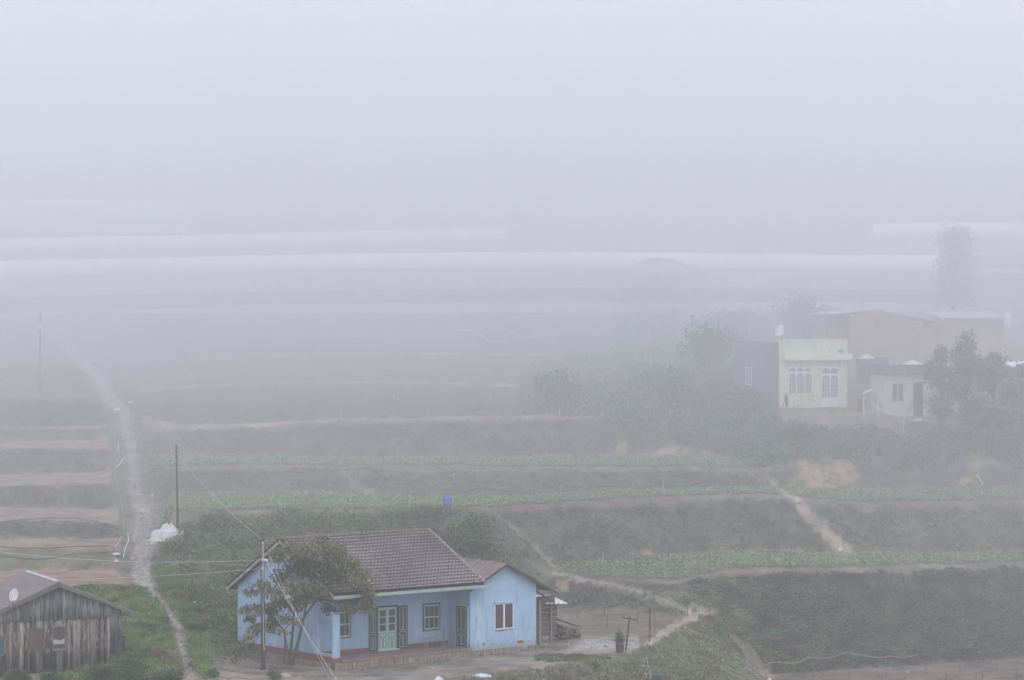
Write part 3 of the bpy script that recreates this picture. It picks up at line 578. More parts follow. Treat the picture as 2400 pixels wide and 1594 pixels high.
# roof with tile courses
def tileroof(u0, u1, va, ha, vb, hb, nc, du):
    nu = int((u1-u0)/(du/6)); us = np.linspace(u0, u1, nu+1); V = []; Cc = []
    sl = math.hypot(vb-va, hb-ha); nv, nh = -(hb-ha)/sl, abs(vb-va)/sl; sg = 1 if vb > va else -1
    if sg < 0: nv = -nv
    base_c = np.array([.105,.082,.090])
    tint = rng.normal(0, .2, (nc, int((u1-u0)/du)+2)); odd = rng.random(tint.shape) < .006
    for k in range(nc):
        for e in (0, .28, .8, 1):
            tt = (k+e)/nc; off = .085*(1-e)
            for u in us:
                cw = math.cos(2*math.pi*(u-u0)/du); o = off+.03*cw+.02
                v = va+(vb-va)*tt+nv*o; h = ha+(hb-ha)*tt+nh*o+.035*math.sin(u*.9+1)*math.sin(tt*3)
                V.append((u, v, h)); i = int((u-u0)/du+.5); c = base_c*(1+tint[k, i])
                if odd[k, i]: c = np.array([.22,.13,.11])
                c = c*{0: 1.25, .28: 1.1, .8: .8, 1: .3}[e]  # lips lightened, tails darkened: shading between courses painted into the tint
                if e == 0 and cw > .6: c = np.array([.42,.39,.43])  # pale flecks on the lip crests, gloss highlights painted as colour
                Cc.append(c)
    n = nu+1; Fc = []
    for r in range(4*nc-1):
        for i in range(nu): Fc.append((r*n+i, r*n+i+1, (r+1)*n+i+1, (r+1)*n+i) if sg > 0 else (r*n+i+1, r*n+i, (r+1)*n+i, (r+1)*n+i+1))
    return np.array(V), np.array(Fc), np.array(Cc)
m_, n_, b_ = base('roof_tile', .5, .4); at = n_.nodes.new('ShaderNodeAttribute'); at.attribute_name = 'tint'
no_ = n_.nodes.new('ShaderNodeTexNoise'); no_.inputs['Scale'].default_value = 1.2; no_.inputs['Detail'].default_value = 8; mr_ = n_.nodes.new('ShaderNodeMapRange'); mr_.inputs[1].default_value = .3; mr_.inputs[2].default_value = .7; mr_.inputs[3].default_value = .6; mr_.inputs[4].default_value = 1.4
vm_ = n_.nodes.new('ShaderNodeVectorMath'); vm_.operation = 'SCALE'; n_.links.new(no_.outputs[0], mr_.inputs[0]); n_.links.new(mr_.outputs[0], vm_.inputs['Scale']); n_.links.new(at.outputs['Color'], vm_.inputs[0]); n_.links.new(vm_.outputs[0], b_.inputs['Base Color'])
TILE = m_
UE0, UE1 = -.34, W_+.6
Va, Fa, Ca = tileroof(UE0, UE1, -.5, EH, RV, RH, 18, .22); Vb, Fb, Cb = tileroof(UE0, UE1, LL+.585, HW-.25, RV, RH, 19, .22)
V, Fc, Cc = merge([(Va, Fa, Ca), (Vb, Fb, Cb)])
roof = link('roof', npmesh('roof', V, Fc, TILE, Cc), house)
m = MB(); m.prism([(UE0+.03,-.46,EH-.04),(UE0+.03,RV,RH-.05),(UE0+.03,LL+.55,HW-.28),(UE0+.03,LL+.5,HW-.36),(UE0+.03,RV,RH-.13),(UE0+.03,-.42,EH-.12)], (UE1-UE0-.06,0,0)); m.build('roof_deck', DARKWOOD, house)
m = MB()
for k in range(26):
    a = UE0+(UE1-UE0)*k/26; m.tube([(a,RV,RH+.05),(a+(UE1-UE0)/26*.95,RV,RH+.055)], .10, 8, .085)
m.build('ridge_tile', mat('ridge_clay',(.14,.10,.105),(.20,.15,.15),3,.6), roof)
m = MB()
for k in range(17):
    t0, t1 = k/17, (k+.92)/17; p = lambda t: (UE1-.02, -.52+(RV+.52)*t, EH+(RH-EH)*t+.06); m.tube([p(t0), p(t1)], .09, 7, .075)
m.build('verge_tile', mat('verge_clay',(.20,.15,.145),(.30,.24,.23),3,.6), roof)
BARGE = mat('weathered_board', (.36,.34,.36), (.20,.18,.18), 3, .8)
m = MB(); m.prism([(UE0-.02,RV,RH-.02),(UE0-.02,LL+.58,HW-.27),(UE0-.02,LL+.55,HW-.42),(UE0-.02,RV,RH-.2)], (.04,0,0)); m.prism([(UE0-.02,-.5,EH-.0),(UE0-.02,RV-.005,RH-.02),(UE0-.02,RV-.005,RH-.2),(UE0-.02,-.5,EH-.16)], (.04,0,0)); m.build('barge_board', BARGE, house)
m = MB(); g0, g1 = UE0-.02, W_+.95; zc = EH-.1
m.prism([(g0,-.52,zc),(g0,-.52,zc-.13),(g0,-.66,zc-.13),(g0,-.7,zc+.02),(g0,-.67,zc+.02),(g0,-.64,zc-.10),(g0,-.55,zc-.10),(g0,-.55,zc)], (g1-g0,0,0))
for k in range(9): u = g0+1+k*1.0; m.box((u,-.712,zc-.14),(u+.03,-.5,zc+.03))
m.build('gutter', GUT, house)
m = MB(); m.box((UE0+.2,-.44,EH-.3),(W_+.0,-.40,EH-.09)); m.box((.2,-.39,EH-.2),(W_,1.999,EH-.16)); m.build('porch_ceiling', mat('ceiling_board',(.25,.33,.36),(.2,.26,.3),4), house)  # grey-blue boards under the porch roof
# windows on the front wall
def fwindow(parent, u0, u1, h0, h1, v, cols=3, rows=2, top='window'):
    o = MB(); f = .07; o.box((u0-f,v-.05,h0-f),(u1+f,v-.001,h0)); o.box((u0-f,v-.05,h1),(u1+f,v-.001,h1+f)); o.box((u0-f,v-.05,h0),(u0,v-.001,h1)); o.box((u1,v-.05,h0),(u1+f,v-.001,h1))
    wn = o.build(top, DGREEN, parent)
    g = MB(); g.box((u0+.03,v-.02,h0+.03),(u1-.03,v-.004,h1-.03)); g.build('pane', GLASS, wn)
    s = MB(); k = .045; s.box((u0,v-.06,h0),(u1,v-.021,h0+k*1.6)); s.box((u0,v-.06,h1-k*1.6),(u1,v-.021,h1)); s.box((u0,v-.06,h0+k*1.6),(u0+k,v-.021,h1-k*1.6)); s.box((u1-k,v-.06,h0+k*1.6),(u1,v-.021,h1-k*1.6))
    hm = (h0+h1)/2; s.box((u0+k,v-.058,hm-k*.8),(u1-k,v-.021,hm+k*.8))
    for c in range(1, cols):
        u = u0+(u1-u0)*c/cols
        s.box((u-.014,v-.05,h0+k*1.6),(u+.014,v-.021,hm-k*.8)); s.box((u-.014,v-.05,hm+k*.8),(u+.014,v-.021,h1-k*1.6))
    s.build('sash', MINT, wn); return wn
wv = 2.0
h0 = HH(1475, HU(1010,wv), wv); h1 = HH(1417, HU(1010,wv), wv)
fwindow(house, HU(993,wv), HU(1028,wv), h0, h1, wv)
fwindow(house, HU(783,wv), HU(819,wv), h0, h1, wv)
# double door
u0, u1 = HU(885,wv), HU(928,wv); dh = HH(1423,(u0+u1)/2,wv)
def leafdoor(parent, u0, u1, h0, h1, v, body, trim, glass, nm='door_leaf', th=.045, axis='u', u_fix=0):
    d = MB(); P = (lambda a, b, c: (a, b, c)) if axis == 'u' else (lambda a, b, c: (b, a, c))
    d.box(P(u0,v-th,h0),P(u1,v,h1)); o = d.build(nm, body, parent); s = MB(); w_ = u1-u0; H = h1-h0
    def ring(a0, a1, b0, b1, t=.02):
        for c in (((a0,b0),(a1,b0+t)), ((a0,b1-t),(a1,b1)), ((a0,b0+t),(a0+t,b1-t)), ((a1-t,b0+t),(a1,b1-t))): s.box(P(c[0][0],v-th-.012,c[0][1]),P(c[1][0],v-th-.001,c[1][1]))
    m1 = .16*w_
    if glass:
        g = MB(); 
        for r in range(3): g.box(P(u0+m1,v-th-.006,h0+H*(.43+.175*r+.012)),P(u1-m1,v-th-.001,h0+H*(.43+.175*r+.163)))
        g.build('pane', GLASS, o)
    else:
        ring(u0+m1*.8, u0+w_*.47, h0+H*.43, h1-H*.04); ring(u0+w_*.53, u1-m1*.8, h0+H*.43, h1-H*.04)
    ring(u0+m1*.8, u1-m1*.8, h0+H*.30, h0+H*.40); ring(u0+m1*.8, u0+w_*.47, h0+H*.04, h0+H*.27); ring(u0+w_*.53, u1-m1*.8, h0+H*.04, h0+H*.27)
    s.build('trim', trim, o); return o
um = (u0+u1)/2
m = MB(); m.box((u0-.09,wv-.06,.0),(u0,wv-.001,dh+.08)); m.box((u1,wv-.06,.0),(u1+.09,wv-.001,dh+.08)); m.box((u0,wv-.06,dh),(u1,wv-.001,dh+.08)); dr = m.build('front_door', DGREEN, house)
leafdoor(dr, u0+.005, um-.006, .03, dh-.01, wv-.004, MINT, DGREEN, True); leafdoor(dr, um+.006, u1-.005, .03, dh-.01, wv-.004, MINT, DGREEN, True)
leafdoor(house, HU(864,wv), u0-.1, .0, dh+.02, wv-.03, DGREEN, MINT, False, 'shutter'); leafdoor(house, u1+.1, HU(954,wv), .0, dh+.02, wv-.03, DGREEN, MINT, False, 'shutter')
m = MB(); m.box((u0-.1,wv-.22,.001),(u1+.1,wv-.07,.035)); m.build('door_step', WHITE, house)
# door in the side wall of the wing
v0, v1 = HV(1070,W_), HV(1096,W_); v0, v1 = min(v0,v1), max(v0,v1)
m = MB(); hd_ = 2.15; m.box((W_-.05,v0-.08,0),(W_-.001,v0,hd_+.07)); m.box((W_-.05,v1,0),(W_-.001,v1+.08,hd_+.07)); m.box((W_-.05,v0,hd_),(W_-.001,v1,hd_+.07)); sd_ = m.build('side_door', MINT, house)
leafdoor(sd_, v0, v1, .02, hd_-.01, W_-.001, DGREEN, MINT, False, axis='v')
# shuttered window on the left gable wall
v1, v0 = HV(627,0), HV(645,0); h0 = HH(1484,0,(v0+v1)/2); h1 = HH(1428,0,(v0+v1)/2)
leafdoor(house, v0, v1, h0, h1, -.001, DGREEN, MINT, False, 'shutter', axis='v', th=.04)
# wing
UW0, UW1 = W_, W_+WG; UA = (UW0+UW1)/2; HG, GB, VD = 4.394-.1, 3.179, 5.6
m = MB(); m.prism([(UW0,0,-.2),(UW1,0,-.2),(UW1,0,GB),(UA,0,HG-.02),(UW0,0,GB)], (0,.18,0)); m.box((UW0,.181,-.2),(UW0+.18,1.999,3.2)); m.box((UW1-.18,.181,-.2),(UW1,VD,GB-.03)); m.box((UW0+.18,VD-.18,-.2),(UW1-.18,VD,GB-.03)); m.build('wing_wall', BLUE, house)
sl_ = (HG-GB)/(WG/2)
def wroof(ua, ub, nm, lift=.0):
    s = MB(); n = max(2, int(abs(ub-ua)/.04)); vs = []; fs = []; f0, f1 = -.32, VD+.2; nn = 90
    for k in range(nn+1):
        v = f0+(f1-f0)*k/nn; wob = .022*math.cos(2*math.pi*v/.2)
        for u in (ua, (ua+ub)/2, ub): vs.append((u, v, HG+.07-sl_*abs(u-UA)+wob+lift))
    for k in range(nn):
        for j in (0, 1): fs.append((k*3+j, k*3+j+1, (k+1)*3+j+1, (k+1)*3+j))
    s.add(vs, fs); return s
a = wroof(UA, UW0-.25, 'x'); b = wroof(UA, UW1+1.25, 'x'); a.add(b.v, b.f)
for off in (1.1, 2.2, 3.3): a.box((UW0-.2, off, GB-.02),(UW0-.19, off+.03, GB))
wr = a.build('wing_roof', TIN, house)
m = MB()
for v in (.9, 2.05, 3.2): m.prism([(UA-.03,v,HG+.11),(UW0-.2,v,HG+.11-sl_*(UA-UW0+.2)),(UW0-.2,v,HG+.13-sl_*(UA-UW0+.2)),(UA-.03,v,HG+.13)], (0,.035,0))
m.build('roof_batten', mat('pale_tin',(.42,.36,.37),(.3,.24,.25),5), wr)
m = MB()
for s_, ue in ((-1, UW0-.25), (1, UW1+1.25)):
    d = ue-UA; m.prism([(UA,-.33,HG+.04),(ue,-.33,HG+.04-sl_*abs(d)),(ue,-.33,HG-.08-sl_*abs(d)),(UA,-.33,HG-.08)], (0,.035,0))
m.build('wing_barge_board', DARKWOOD, house)
def hpt(xp, yp, v): u = HU(xp, v); return u, HH(yp, u, v)
(ua, ha), (ub, hb) = hpt(1158,1476,0), hpt(1202.5,1412,0)
m = MB(); fw = .05
m.box((ua,-.05,ha),(ub,-.001,ha+fw)); m.box((ua,-.05,hb-fw),(ub,-.001,hb)); m.box((ua,-.05,ha+fw),(ua+fw,-.001,hb-fw)); m.box((ub-fw,-.05,ha+fw),(ub,-.001,hb-fw)); um = (ua+ub)/2; m.box((um-.045,-.055,ha+fw),(um+.045,-.001,hb-fw))
wn = m.build('window', WHITE, house)
g = MB(); g.box((ua+fw,-.02,ha+fw),(um-.045,-.002,hb-fw)); g.box((um+.045,-.02,ha+fw),(ub-fw,-.002,hb-fw)); g.build('pane', GLASS, wn)
m = MB(); m.box((ua-.02,-.12,hb+.01),(ub+.03,-.001,hb+.09)); m.build('window_hood', BLUE, wn)
def patch(u0, h0, u1, h1, mt, nm, seed):
    r = random.Random(seed); n = 16; P = []
    for k in range(n):
        a = 2*math.pi*k/n; P.append(((u0+u1)/2+math.cos(a)*(u1-u0)/2*r.uniform(.72,1.1), -.006, (h0+h1)/2+math.sin(a)*(h1-h0)/2*r.uniform(.6,1.1)))
    MB().prism(P, (0,.0055,0)).build(nm, mt, house)
PL = mat('bare_plaster',(.34,.27,.24),(.25,.2,.18),6)
u, h = hpt(1181,1480,0); patch(ua+.02, ha-.15, um+.12, ha-.01, PL, 'plaster_patch', 3); patch(um, ha-.07, ub, ha-.005, PL, 'plaster_patch', 4)
u, h = hpt(1219,1504.5,0); patch(u-.26, h-.11, u+.24, h+.1, BRICKP, 'bare_brick_patch', 5)
u, h = hpt(1134,1509.5,0); patch(u-.08, h-.08, u+.08, h+.08, BRICKP, 'bare_brick_patch', 6)
# brick patch hood done; lean-to shed on the right of the wing
SHW = mat('shed_plank', (.15,.12,.11), (.085,.07,.065), 5, .9, stretch=(.4,1,4)); DK = mat('shed_interior_shade', (.035,.03,.03), (.05,.045,.04), 3)
def HL(u, v, h): return house.matrix_basis @ Vector((u, v, h))
shed = empty('lean_to_shed', (OX+math.cos(A)*UW1, 150+math.sin(A)*UW1, OZ-.2), A, 'dark plank lean-to shed against the right side of the blue wing', 'shed')
m = MB(); m.box((.02,1.9,0),(1.9,1.98,2.35)); m.box((.02,.9,1.9),(2.0,.97,2.5)); m.build('back_wall', SHW, shed)
m = MB(); m.box((.03,1.0,0),(.35,1.8,2.2)); m.build('interior_shade', DK, shed)  # near-black block standing in for the shade inside the shed
POSTM = mat('weathered_post',(.26,.22,.19),(.18,.15,.13),6,stretch=(1,1,.3)); MB().box((.62,.55,-.1),(.80,.68,2.3)).build('post', POSTM, shed); MB().box((1.95,1.2,-.1),(2.05,1.3,2.0)).build('post', POSTM, shed)
m = MB()
for k in range(7): z = .25+k*.26; m.box((.81,1.35+.01*(k%2),z),(2.5,1.40+.01*(k%2),z+.22))
m.build('plank_wall', SHW, shed)
m = MB(); vs = []; fs = []
for k in range(25):
    u = 1.2+k*.065; z = 2.22+.03*math.cos(k*1.3)-.004*k
    vs += [(u,.75,z-.12),(u,2.3,z+.2)]
for k in range(24): fs.append((2*k,2*k+2,2*k+3,2*k+1))
m.add(vs, fs); rf_ = m.build('tin_sheet', mat('galvanised_tin',(.55,.55,.60),(.40,.38,.42),5,.5,.4), shed)
so = rf_.modifiers.new('thick','SOLIDIFY'); so.thickness = .012
m = MB(); m.prism([(.0,.1,3.0),(1.35,.1,2.25),(1.35,.1,2.15),(0,.1,2.9)], (0,.06,0)); m.build('rafter', DARKWOOD, shed)
wp = G(1350,1497); wr_z = wp.z
pile = empty('firewood_pile', (wp.x-.2, wp.y, wr_z), A-.1, 'stacked firewood under a small slanting tin cover beside the shed', 'woodpile')
LOG = mat('cut_log', (.20,.15,.12), (.09,.07,.06), 8, .9)
m = MB()
for k in range(70):
    u = random.uniform(-.95,.45); top = 1.0-.25*(u+.95)/1.4*2; z = random.uniform(.04, max(.1, top-.15)); r = random.uniform(.035,.075); m.tube([(u,-.1+random.uniform(-.06,.06),z),(u+random.uniform(-.1,.1),.7,z+random.uniform(-.05,.05))], r, 7)
m.build('log', LOG, pile)
m = MB()
for k in range(16): u = random.uniform(-.9,.4); m.tube([(u,-.14,random.uniform(.05,.5)),(u+random.uniform(-.4,.4),-.2,random.uniform(.3,.85))], .025, 5)
m.build('branch', mat('pale_branch',(.32,.26,.2),(.2,.16,.13),6), pile)
m = MB(); m.prism([(-1.05,-.3,1.18),(.62,-.3,.62),(.62,-.3,.59),(-1.05,-.3,1.15)], (0,1.2,0)); m.build('tin_cover', mat('worn_tin',(.25,.22,.24),(.42,.40,.43),4,.6), pile)
# porch things
b0 = HL(HU(1018,1.3), 1.3, 0)
bench = empty('wooden_bench', b0, A, 'narrow pale wooden bench on the porch under the window', 'bench')
WD = mat('bench_wood',(.40,.34,.28),(.30,.25,.2),6)
m = MB(); m.box((-.6,-.13,.46),(.6,.13,.50)); m.build('seat', WD, bench)
for sx in (-1,1):
    for sy in (-1,1): MB().tube([(sx*.48,sy*.08,.46),(sx*.6,sy*.14,0)], .022, 5).build('leg', WD, bench)
br = empty('broom', HL(W_-.35,1.85,0), A, 'red handled broom leaning in the porch corner', 'broom')
MB().tube([(0,0,.1),(.05,.1,.85)], .02, 6).build('handle', mat('red_plastic',(.35,.05,.06)), br); MB().box((-.15,-.05,0),(.12,.06,.16)).build('brush', RED, br)
pb = G(1040,1541); t_ = MB().lathe([(0,0),(.16,.0),(.2,.12),(.19,.22),(.15,.24),(.14,.2),(0,.18)]).build('cooking_pot', mat('black_pot',(.05,.05,.055)), loc=pb); tag(t_, 'round black pot standing in front of the porch edge', 'pot')
bx_ = G(606,1520); t_ = MB().box((-.14,-.1,0),(.14,.1,.66)).box((-.15,-.11,.6605),(.15,.11,.69)).build('meter_box', mat('beige_plastic',(.42,.38,.36)), loc=(bx_.x, bx_.y, bx_.z), rz=A-1.57); tag(t_, 'beige box against the blue gable wall behind the utility pole', 'box')

# ---------------------------------------------------------------- persimmon tree
tb = px(678, 1556, 150.2); tz = gz(tb.x, tb.y)
ptree = empty('persimmon_tree', (tb.x, tb.y, tz), 0, 'fruit tree with drooping leaves and orange fruit in front of the blue house', 'tree')
def tp(x, y, d=0): Zt = 150.2+d; v = px(x, y, Zt); return Vector((v.x-tb.x, v.y-tb.y, v.z-tz))
trunks = [[(665,1556),(668,1520),(668,1480),(655,1465)], [(676,1558),(682,1520),(687,1470),(690,1420),(696,1370),(705,1310)], [(684,1560),(695,1520),(706,1475),(715,1443),(738,1410),(770,1385),(815,1360)],
          [(680,1545),(668,1490),(672,1470),(700,1445)], [(712,1450),(722,1400),(730,1350),(760,1300)], [(690,1440),(660,1400),(635,1375),(610,1360)], [(655,1465),(630,1440),(600,1430),(575,1420)], [(655,1465),(625,1470),(600,1480),(585,1490)]]
m = MB()
for i, tr in enumerate(trunks):
    n = len(tr); r0 = [.075,.085,.10,.04,.055,.045,.035,.03][i]; pts = [tp(x, y, math.sin(i*2.1)*.9*k/n) for k, (x, y) in enumerate(tr)]
    m.tube(pts, [r0*(1-.7*k/(n-1)) for k in range(n)], 7)
lobes = [(690,1290,42,26),(650,1300,22,22),(735,1285,35,22),(780,1290,40,28),(710,1330,50,30),(760,1335,45,30),(815,1325,40,28),(845,1350,32,26),(790,1370,45,26),(840,1385,36,26),(865,1395,20,24),(820,1410,32,26),(860,1420,24,18),(740,1375,38,24),(690,1375,36,24),(660,1350,28,24),
         (640,1385,30,18),(612,1368,26,16),(590,1385,22,12),(600,1425,28,18),(572,1428,18,14),(635,1425,24,18),(585,1448,20,10),(600,1470,22,18),(585,1490,16,18),(590,1510,9,12),(640,1462,24,16),(668,1450,22,14),(695,1415,28,18),(655,1410,24,16),(770,1425,18,12),(720,1395,30,18),(665,1480,18,8),(700,1455,14,10),(745,1265,20,9),(762,1258,7,6),(675,1275,18,8)]
V = []; fr = []
sc = 150.2/F
for i, (x, y, rx, ry) in enumerate(lobes):
    dp = random.uniform(-1.1, .9)*(1 if rx > 25 else .6); c = tp(x, y, dp); R = (rx*sc, max(.35, rx*sc*1.0), ry*sc)
    m.tube([tp(690+(x-690)*.35, 1400+(y-1400)*.35, 0), (tp(690+(x-690)*.65, 1400+(y-1400)*.7, dp*.6)), c], .025, 5, .01)
    dense = 1 if x > 640 and y < 1445 else .62
    n = int(rx*ry*.58*dense)+20; p = blobpts(c, R, n, .15)
    col_ = np.array(random.choice([(.11,.14,.065),(.145,.165,.08),(.085,.11,.055),(.19,.185,.10),(.12,.155,.06)]))
    V.append(leaves(p, rng.uniform(.12,.22,n), np.tile(col_, (n,1)), 1.9, droop=.9, jit=.35))
    for k in range(2 if rx > 20 else 1):
        if random.random() < .75: fr.append(blobpts(c, R, 1, .85)[0])
m.build('trunk', BARK, ptree)
V, Fc, Cc = merge(V); link('crown', npmesh('crown', V, Fc, LEAF, Cc), ptree)
m = MB(); ORG = mat('orange_fruit',(.62,.30,.12),(.55,.24,.10),5,.4,.4)
def sph(c, r, n=8): return [(max(0.0005, r*math.sin(math.pi*i/n)), -r*math.cos(math.pi*i/n)*.85) for i in range(n+1)]
fruit0 = None
for p in fr:
    if fruit0 is None: fruit0 = MB().lathe(sph(0,.05), n=8).build('fruit', ORG, ptree, True); fruit0.location = p
    else: c = fruit0.copy(); COL.objects.link(c); c.location = p; c.parent = ptree
# ---------------------------------------------------------------- poles, wires
POLEC = mat('old_concrete',(.13,.115,.11),(.08,.07,.07),4,.9); WIREM = mat('pale_cable',(.52,.52,.56),(.44,.44,.48),3)
up = px(617, 1562, 150.0); uz = gz(up.x, up.y)
upole = empty('utility_pole', (up.x, up.y, uz), 0, 'dark utility pole with pale conduit standing before the blue gable', 'pole')
ph = px(614,1252,150).z-uz
MB().tube([(0,0,-.2),(-.02,0,ph*.3),(-.05,0,ph)],   .125, 8, .095).build('shaft', POLEC, upole, True)
MB().tube([(.06,-.09,1.0),(.02,-.1,1.5),(.02,-.1,3.2),(.0,-.1,3.3),(-.0,-.09,ph-.55)], .028, 6).build('conduit', mat('pvc_conduit',(.50,.48,.52)), upole)
MB().box((-.17,-.12,ph-.42),(.08,.12,ph-.36)).build('bracket', POLEC, upole); MB().box((-.14,-.10,ph-.02),(.04,.1,ph+.08)).build('cap', POLEC, upole)
for h in (ph-1.35, ph-.5, ph-1.8): MB().tube([(-.02,-.14,h),(-.02,-.14,h+.12)], .035, 6).build('insulator', WHITE, upole)
wb = G(415,1256); wpole = empty('wooden_pole', wb, 0, 'slim dark wooden pole rising behind the white tarpaulin heap', 'pole')
hh = px(412,1042,wb.y).z-wb.z; MB().tube([(.04,0,-.2),(0,0,hh*.5),(-.04,0,hh)], .075, 7, .055).build('shaft', mat('dark_pole',(.07,.055,.06),(.11,.09,.09),5,stretch=(1,1,.2)), wpole, True); MB().box((-.1,-.06,hh-.7),(.09,-.05,hh-.62)).build('clamp', POLEC, wpole)
fb = G(94,922); fpole = empty('wooden_pole', fb, 0, 'thin far pole in fog by the top of the footpath at the left', 'pole'); hh2 = px(95,733,fb.y).z-fb.z
MB().tube([(0,0,-.2),(0,0,hh2)], .07, 6, .05).build('shaft', POLEC, fpole); MB().box((-.09,-.09,hh2*.80),(.09,-.06,hh2*.86)).build('clamp', WHITE, fpole)
def wire(a, b, sag, r, name, label, mt=WIREM, n=24, cat='cable'):
    a, b = Vector(a), Vector(b); pts = [a.lerp(b, k/n)-Vector((0,0,sag*4*(k/n)*(1-k/n))) for k in range(n+1)]
    o = MB().tube(pts, r, 5).build(name, mt); return tag(o, label, cat)
P0 = Vector((up.x-.05, up.y-.1, 0))
wire((up.x-.05,up.y,px(0,1266,150).z), px(412,1062,wb.y), .25, .010, 'overhead_cable', 'pale cable sloping up from the utility pole to the wooden pole')
wire((up.x-.05,up.y-.15,px(0,1311,150).z), px(-60,1286,144), .35, .009, 'overhead_cable', 'upper pale cable running left from the pole over the shack')
wire((up.x-.05,up.y-.15,px(0,1332,150).z), px(60,1360,150), .12, .009, 'overhead_cable', 'lower pale cable running left from the pole toward the terraces')
def twisted(a, b, sag, r, name, label):
    a, b = Vector(a), Vector(b); o = empty(name, a, 0, label, 'cable'); n = 110; m1 = MB(); m2 = MB(); P = []
    for k in range(n+1):
        t_ = k/n; p = a.lerp(b, t_)-Vector((0,0,sag*4*t_*(1-t_)))-a; ph_ = k*1.15; P.append((p+Vector((math.cos(ph_)*r, 0, math.sin(ph_)*r)), p-Vector((math.cos(ph_)*r, 0, math.sin(ph_)*r))))
    m1.tube([x[0] for x in P], r*.8, 4); m2.tube([x[1] for x in P], r*.8, 4)
    m1.build('pale_strand', mat('white_sheath',(.75,.75,.8)), o); m2.build('dark_strand', mat('grey_sheath',(.20,.2,.22)), o)
twisted(px(624,1314,149.8), px(830,1655,132), .25, .010, 'twisted_cable', 'black and white twisted cable slanting down from the pole past the tree')
wire(px(630,1301,149.9), px(800,1640,134), .2, .011, 'service_cable', 'plain grey cable slanting down beside the twisted one', mat('grey_cable',(.30,.30,.34)))
MB().box((-.09,-.05,-.05),(.09,.05,.05)).tube([(0,0,.05),(-.22,.1,.12)], .012, 5).build('cable_clamp', WHITE, loc=px(624,1313,149.85))
for o in list(COL.objects):
    if o.name == 'cable_clamp': tag(o, 'small white clamp holding the top of the twisted cable', 'clamp')

# ---------------------------------------------------------------- wooden shack
def plankmat(name, cols, pw=.16):
    m, n, b = base(name, .9, .1); tc = n.nodes.new('ShaderNodeTexCoord'); a = n.nodes.new('ShaderNodeAttribute'); a.attribute_name = 'tint'
    mp = n.nodes.new('ShaderNodeMapping'); mp.inputs['Scale'].default_value = (14, 14, 1.4); n.links.new(tc.outputs['Object'], mp.inputs[0])
    no = n.nodes.new('ShaderNodeTexNoise'); no.inputs['Scale'].default_value = 1; no.inputs['Detail'].default_value = 8; n.links.new(mp.outputs[0], no.inputs['Vector'])
    mp2 = n.nodes.new('ShaderNodeMapping'); mp2.inputs['Scale'].default_value = (9, 9, 1.5); mp2.inputs['Location'].default_value = (3, 1, 5); n.links.new(tc.outputs['Object'], mp2.inputs[0])
    n2 = n.nodes.new('ShaderNodeTexNoise'); n2.inputs['Scale'].default_value = 1; n2.inputs['Detail'].default_value = 6; n.links.new(mp2.outputs[0], n2.inputs['Vector'])
    r1 = n.nodes.new('ShaderNodeMapRange'); r1.inputs[1].default_value = .3; r1.inputs[2].default_value = .7; r1.inputs[3].default_value = .35; r1.inputs[4].default_value = 1.5; n.links.new(no.outputs[0], r1.inputs[0])
    v = n.nodes.new('ShaderNodeVectorMath'); v.operation = 'SCALE'; n.links.new(a.outputs['Color'], v.inputs[0]); n.links.new(r1.outputs[0], v.inputs['Scale'])
    gr = n.nodes.new('ShaderNodeSeparateXYZ'); n.links.new(tc.outputs['Object'], gr.inputs[0])
    z1 = n.nodes.new('ShaderNodeMapRange'); z1.inputs[1].default_value = 1.2; z1.inputs[2].default_value = 1.9; z1.inputs[3].default_value = .0; z1.inputs[4].default_value = .22; n.links.new(gr.outputs[2], z1.inputs[0])
    z2 = n.nodes.new('ShaderNodeMapRange'); z2.inputs[1].default_value = 2.7; z2.inputs[2].default_value = 2.9; z2.inputs[3].default_value = .0; z2.inputs[4].default_value = .5; n.links.new(gr.outputs[2], z2.inputs[0])
    z3 = n.nodes.new('ShaderNodeMapRange'); z3.inputs[1].default_value = .75; z3.inputs[2].default_value = 1.2; z3.inputs[3].default_value = .25; z3.inputs[4].default_value = 0; n.links.new(gr.outputs[2], z3.inputs[0])
    s1 = n.nodes.new('ShaderNodeMath'); s1.operation = 'SUBTRACT'; n.links.new(n2.outputs[0], s1.inputs[0]); n.links.new(z2.outputs[0], s1.inputs[1])
    s2 = n.nodes.new('ShaderNodeMath'); s2.operation = 'SUBTRACT'; n.links.new(s1.outputs[0], s2.inputs[0]); n.links.new(z3.outputs[0], s2.inputs[1])
    rr = n.nodes.new('ShaderNodeMapRange'); rr.inputs[1].default_value = .525; rr.inputs[2].default_value = .56; n.links.new(s2.outputs[0], rr.inputs[0])
    mx = n.nodes.new('ShaderNodeMix'); mx.data_type = 'RGBA'; n.links.new(rr.outputs[0], mx.inputs[0]); n.links.new(v.outputs[0], mx.inputs[6]); mx.inputs[7].default_value = (.25,.19,.125,1)
    n.links.new(mx.outputs[2], b.inputs['Base Color']); return m
SA = math.atan2(2.4, 5.2)
pk = px(133.7, 1362, 147.0); SZ = -19.2
shack = empty('wooden_shack', (pk.x, pk.y, SZ), SA, 'weathered plank shack with brown tin roof in the lower left corner', 'shack')
PH = pk.z-SZ; SS = .43
PLK = plankmat('weathered_plank', None)
V = []; Fc = []; Cc = []; u = -4.2; k = 0
def addbox(a, b, c):
    o = len(V); x0,y0,z0 = a; x1,y1,z1 = b
    for p in ((x0,y0,z0),(x1,y0,z0),(x1,y1,z0),(x0,y1,z0),(x0,y0,z1[0]),(x1,y0,z1[1]),(x1,y1,z1[1]),(x0,y1,z1[0])): V.append(p); Cc.append(c)
    for f in ((0,3,2,1),(4,5,6,7),(0,1,5,4),(1,2,6,5),(2,3,7,6),(3,0,4,7)): Fc.append(tuple(o+i for i in f))
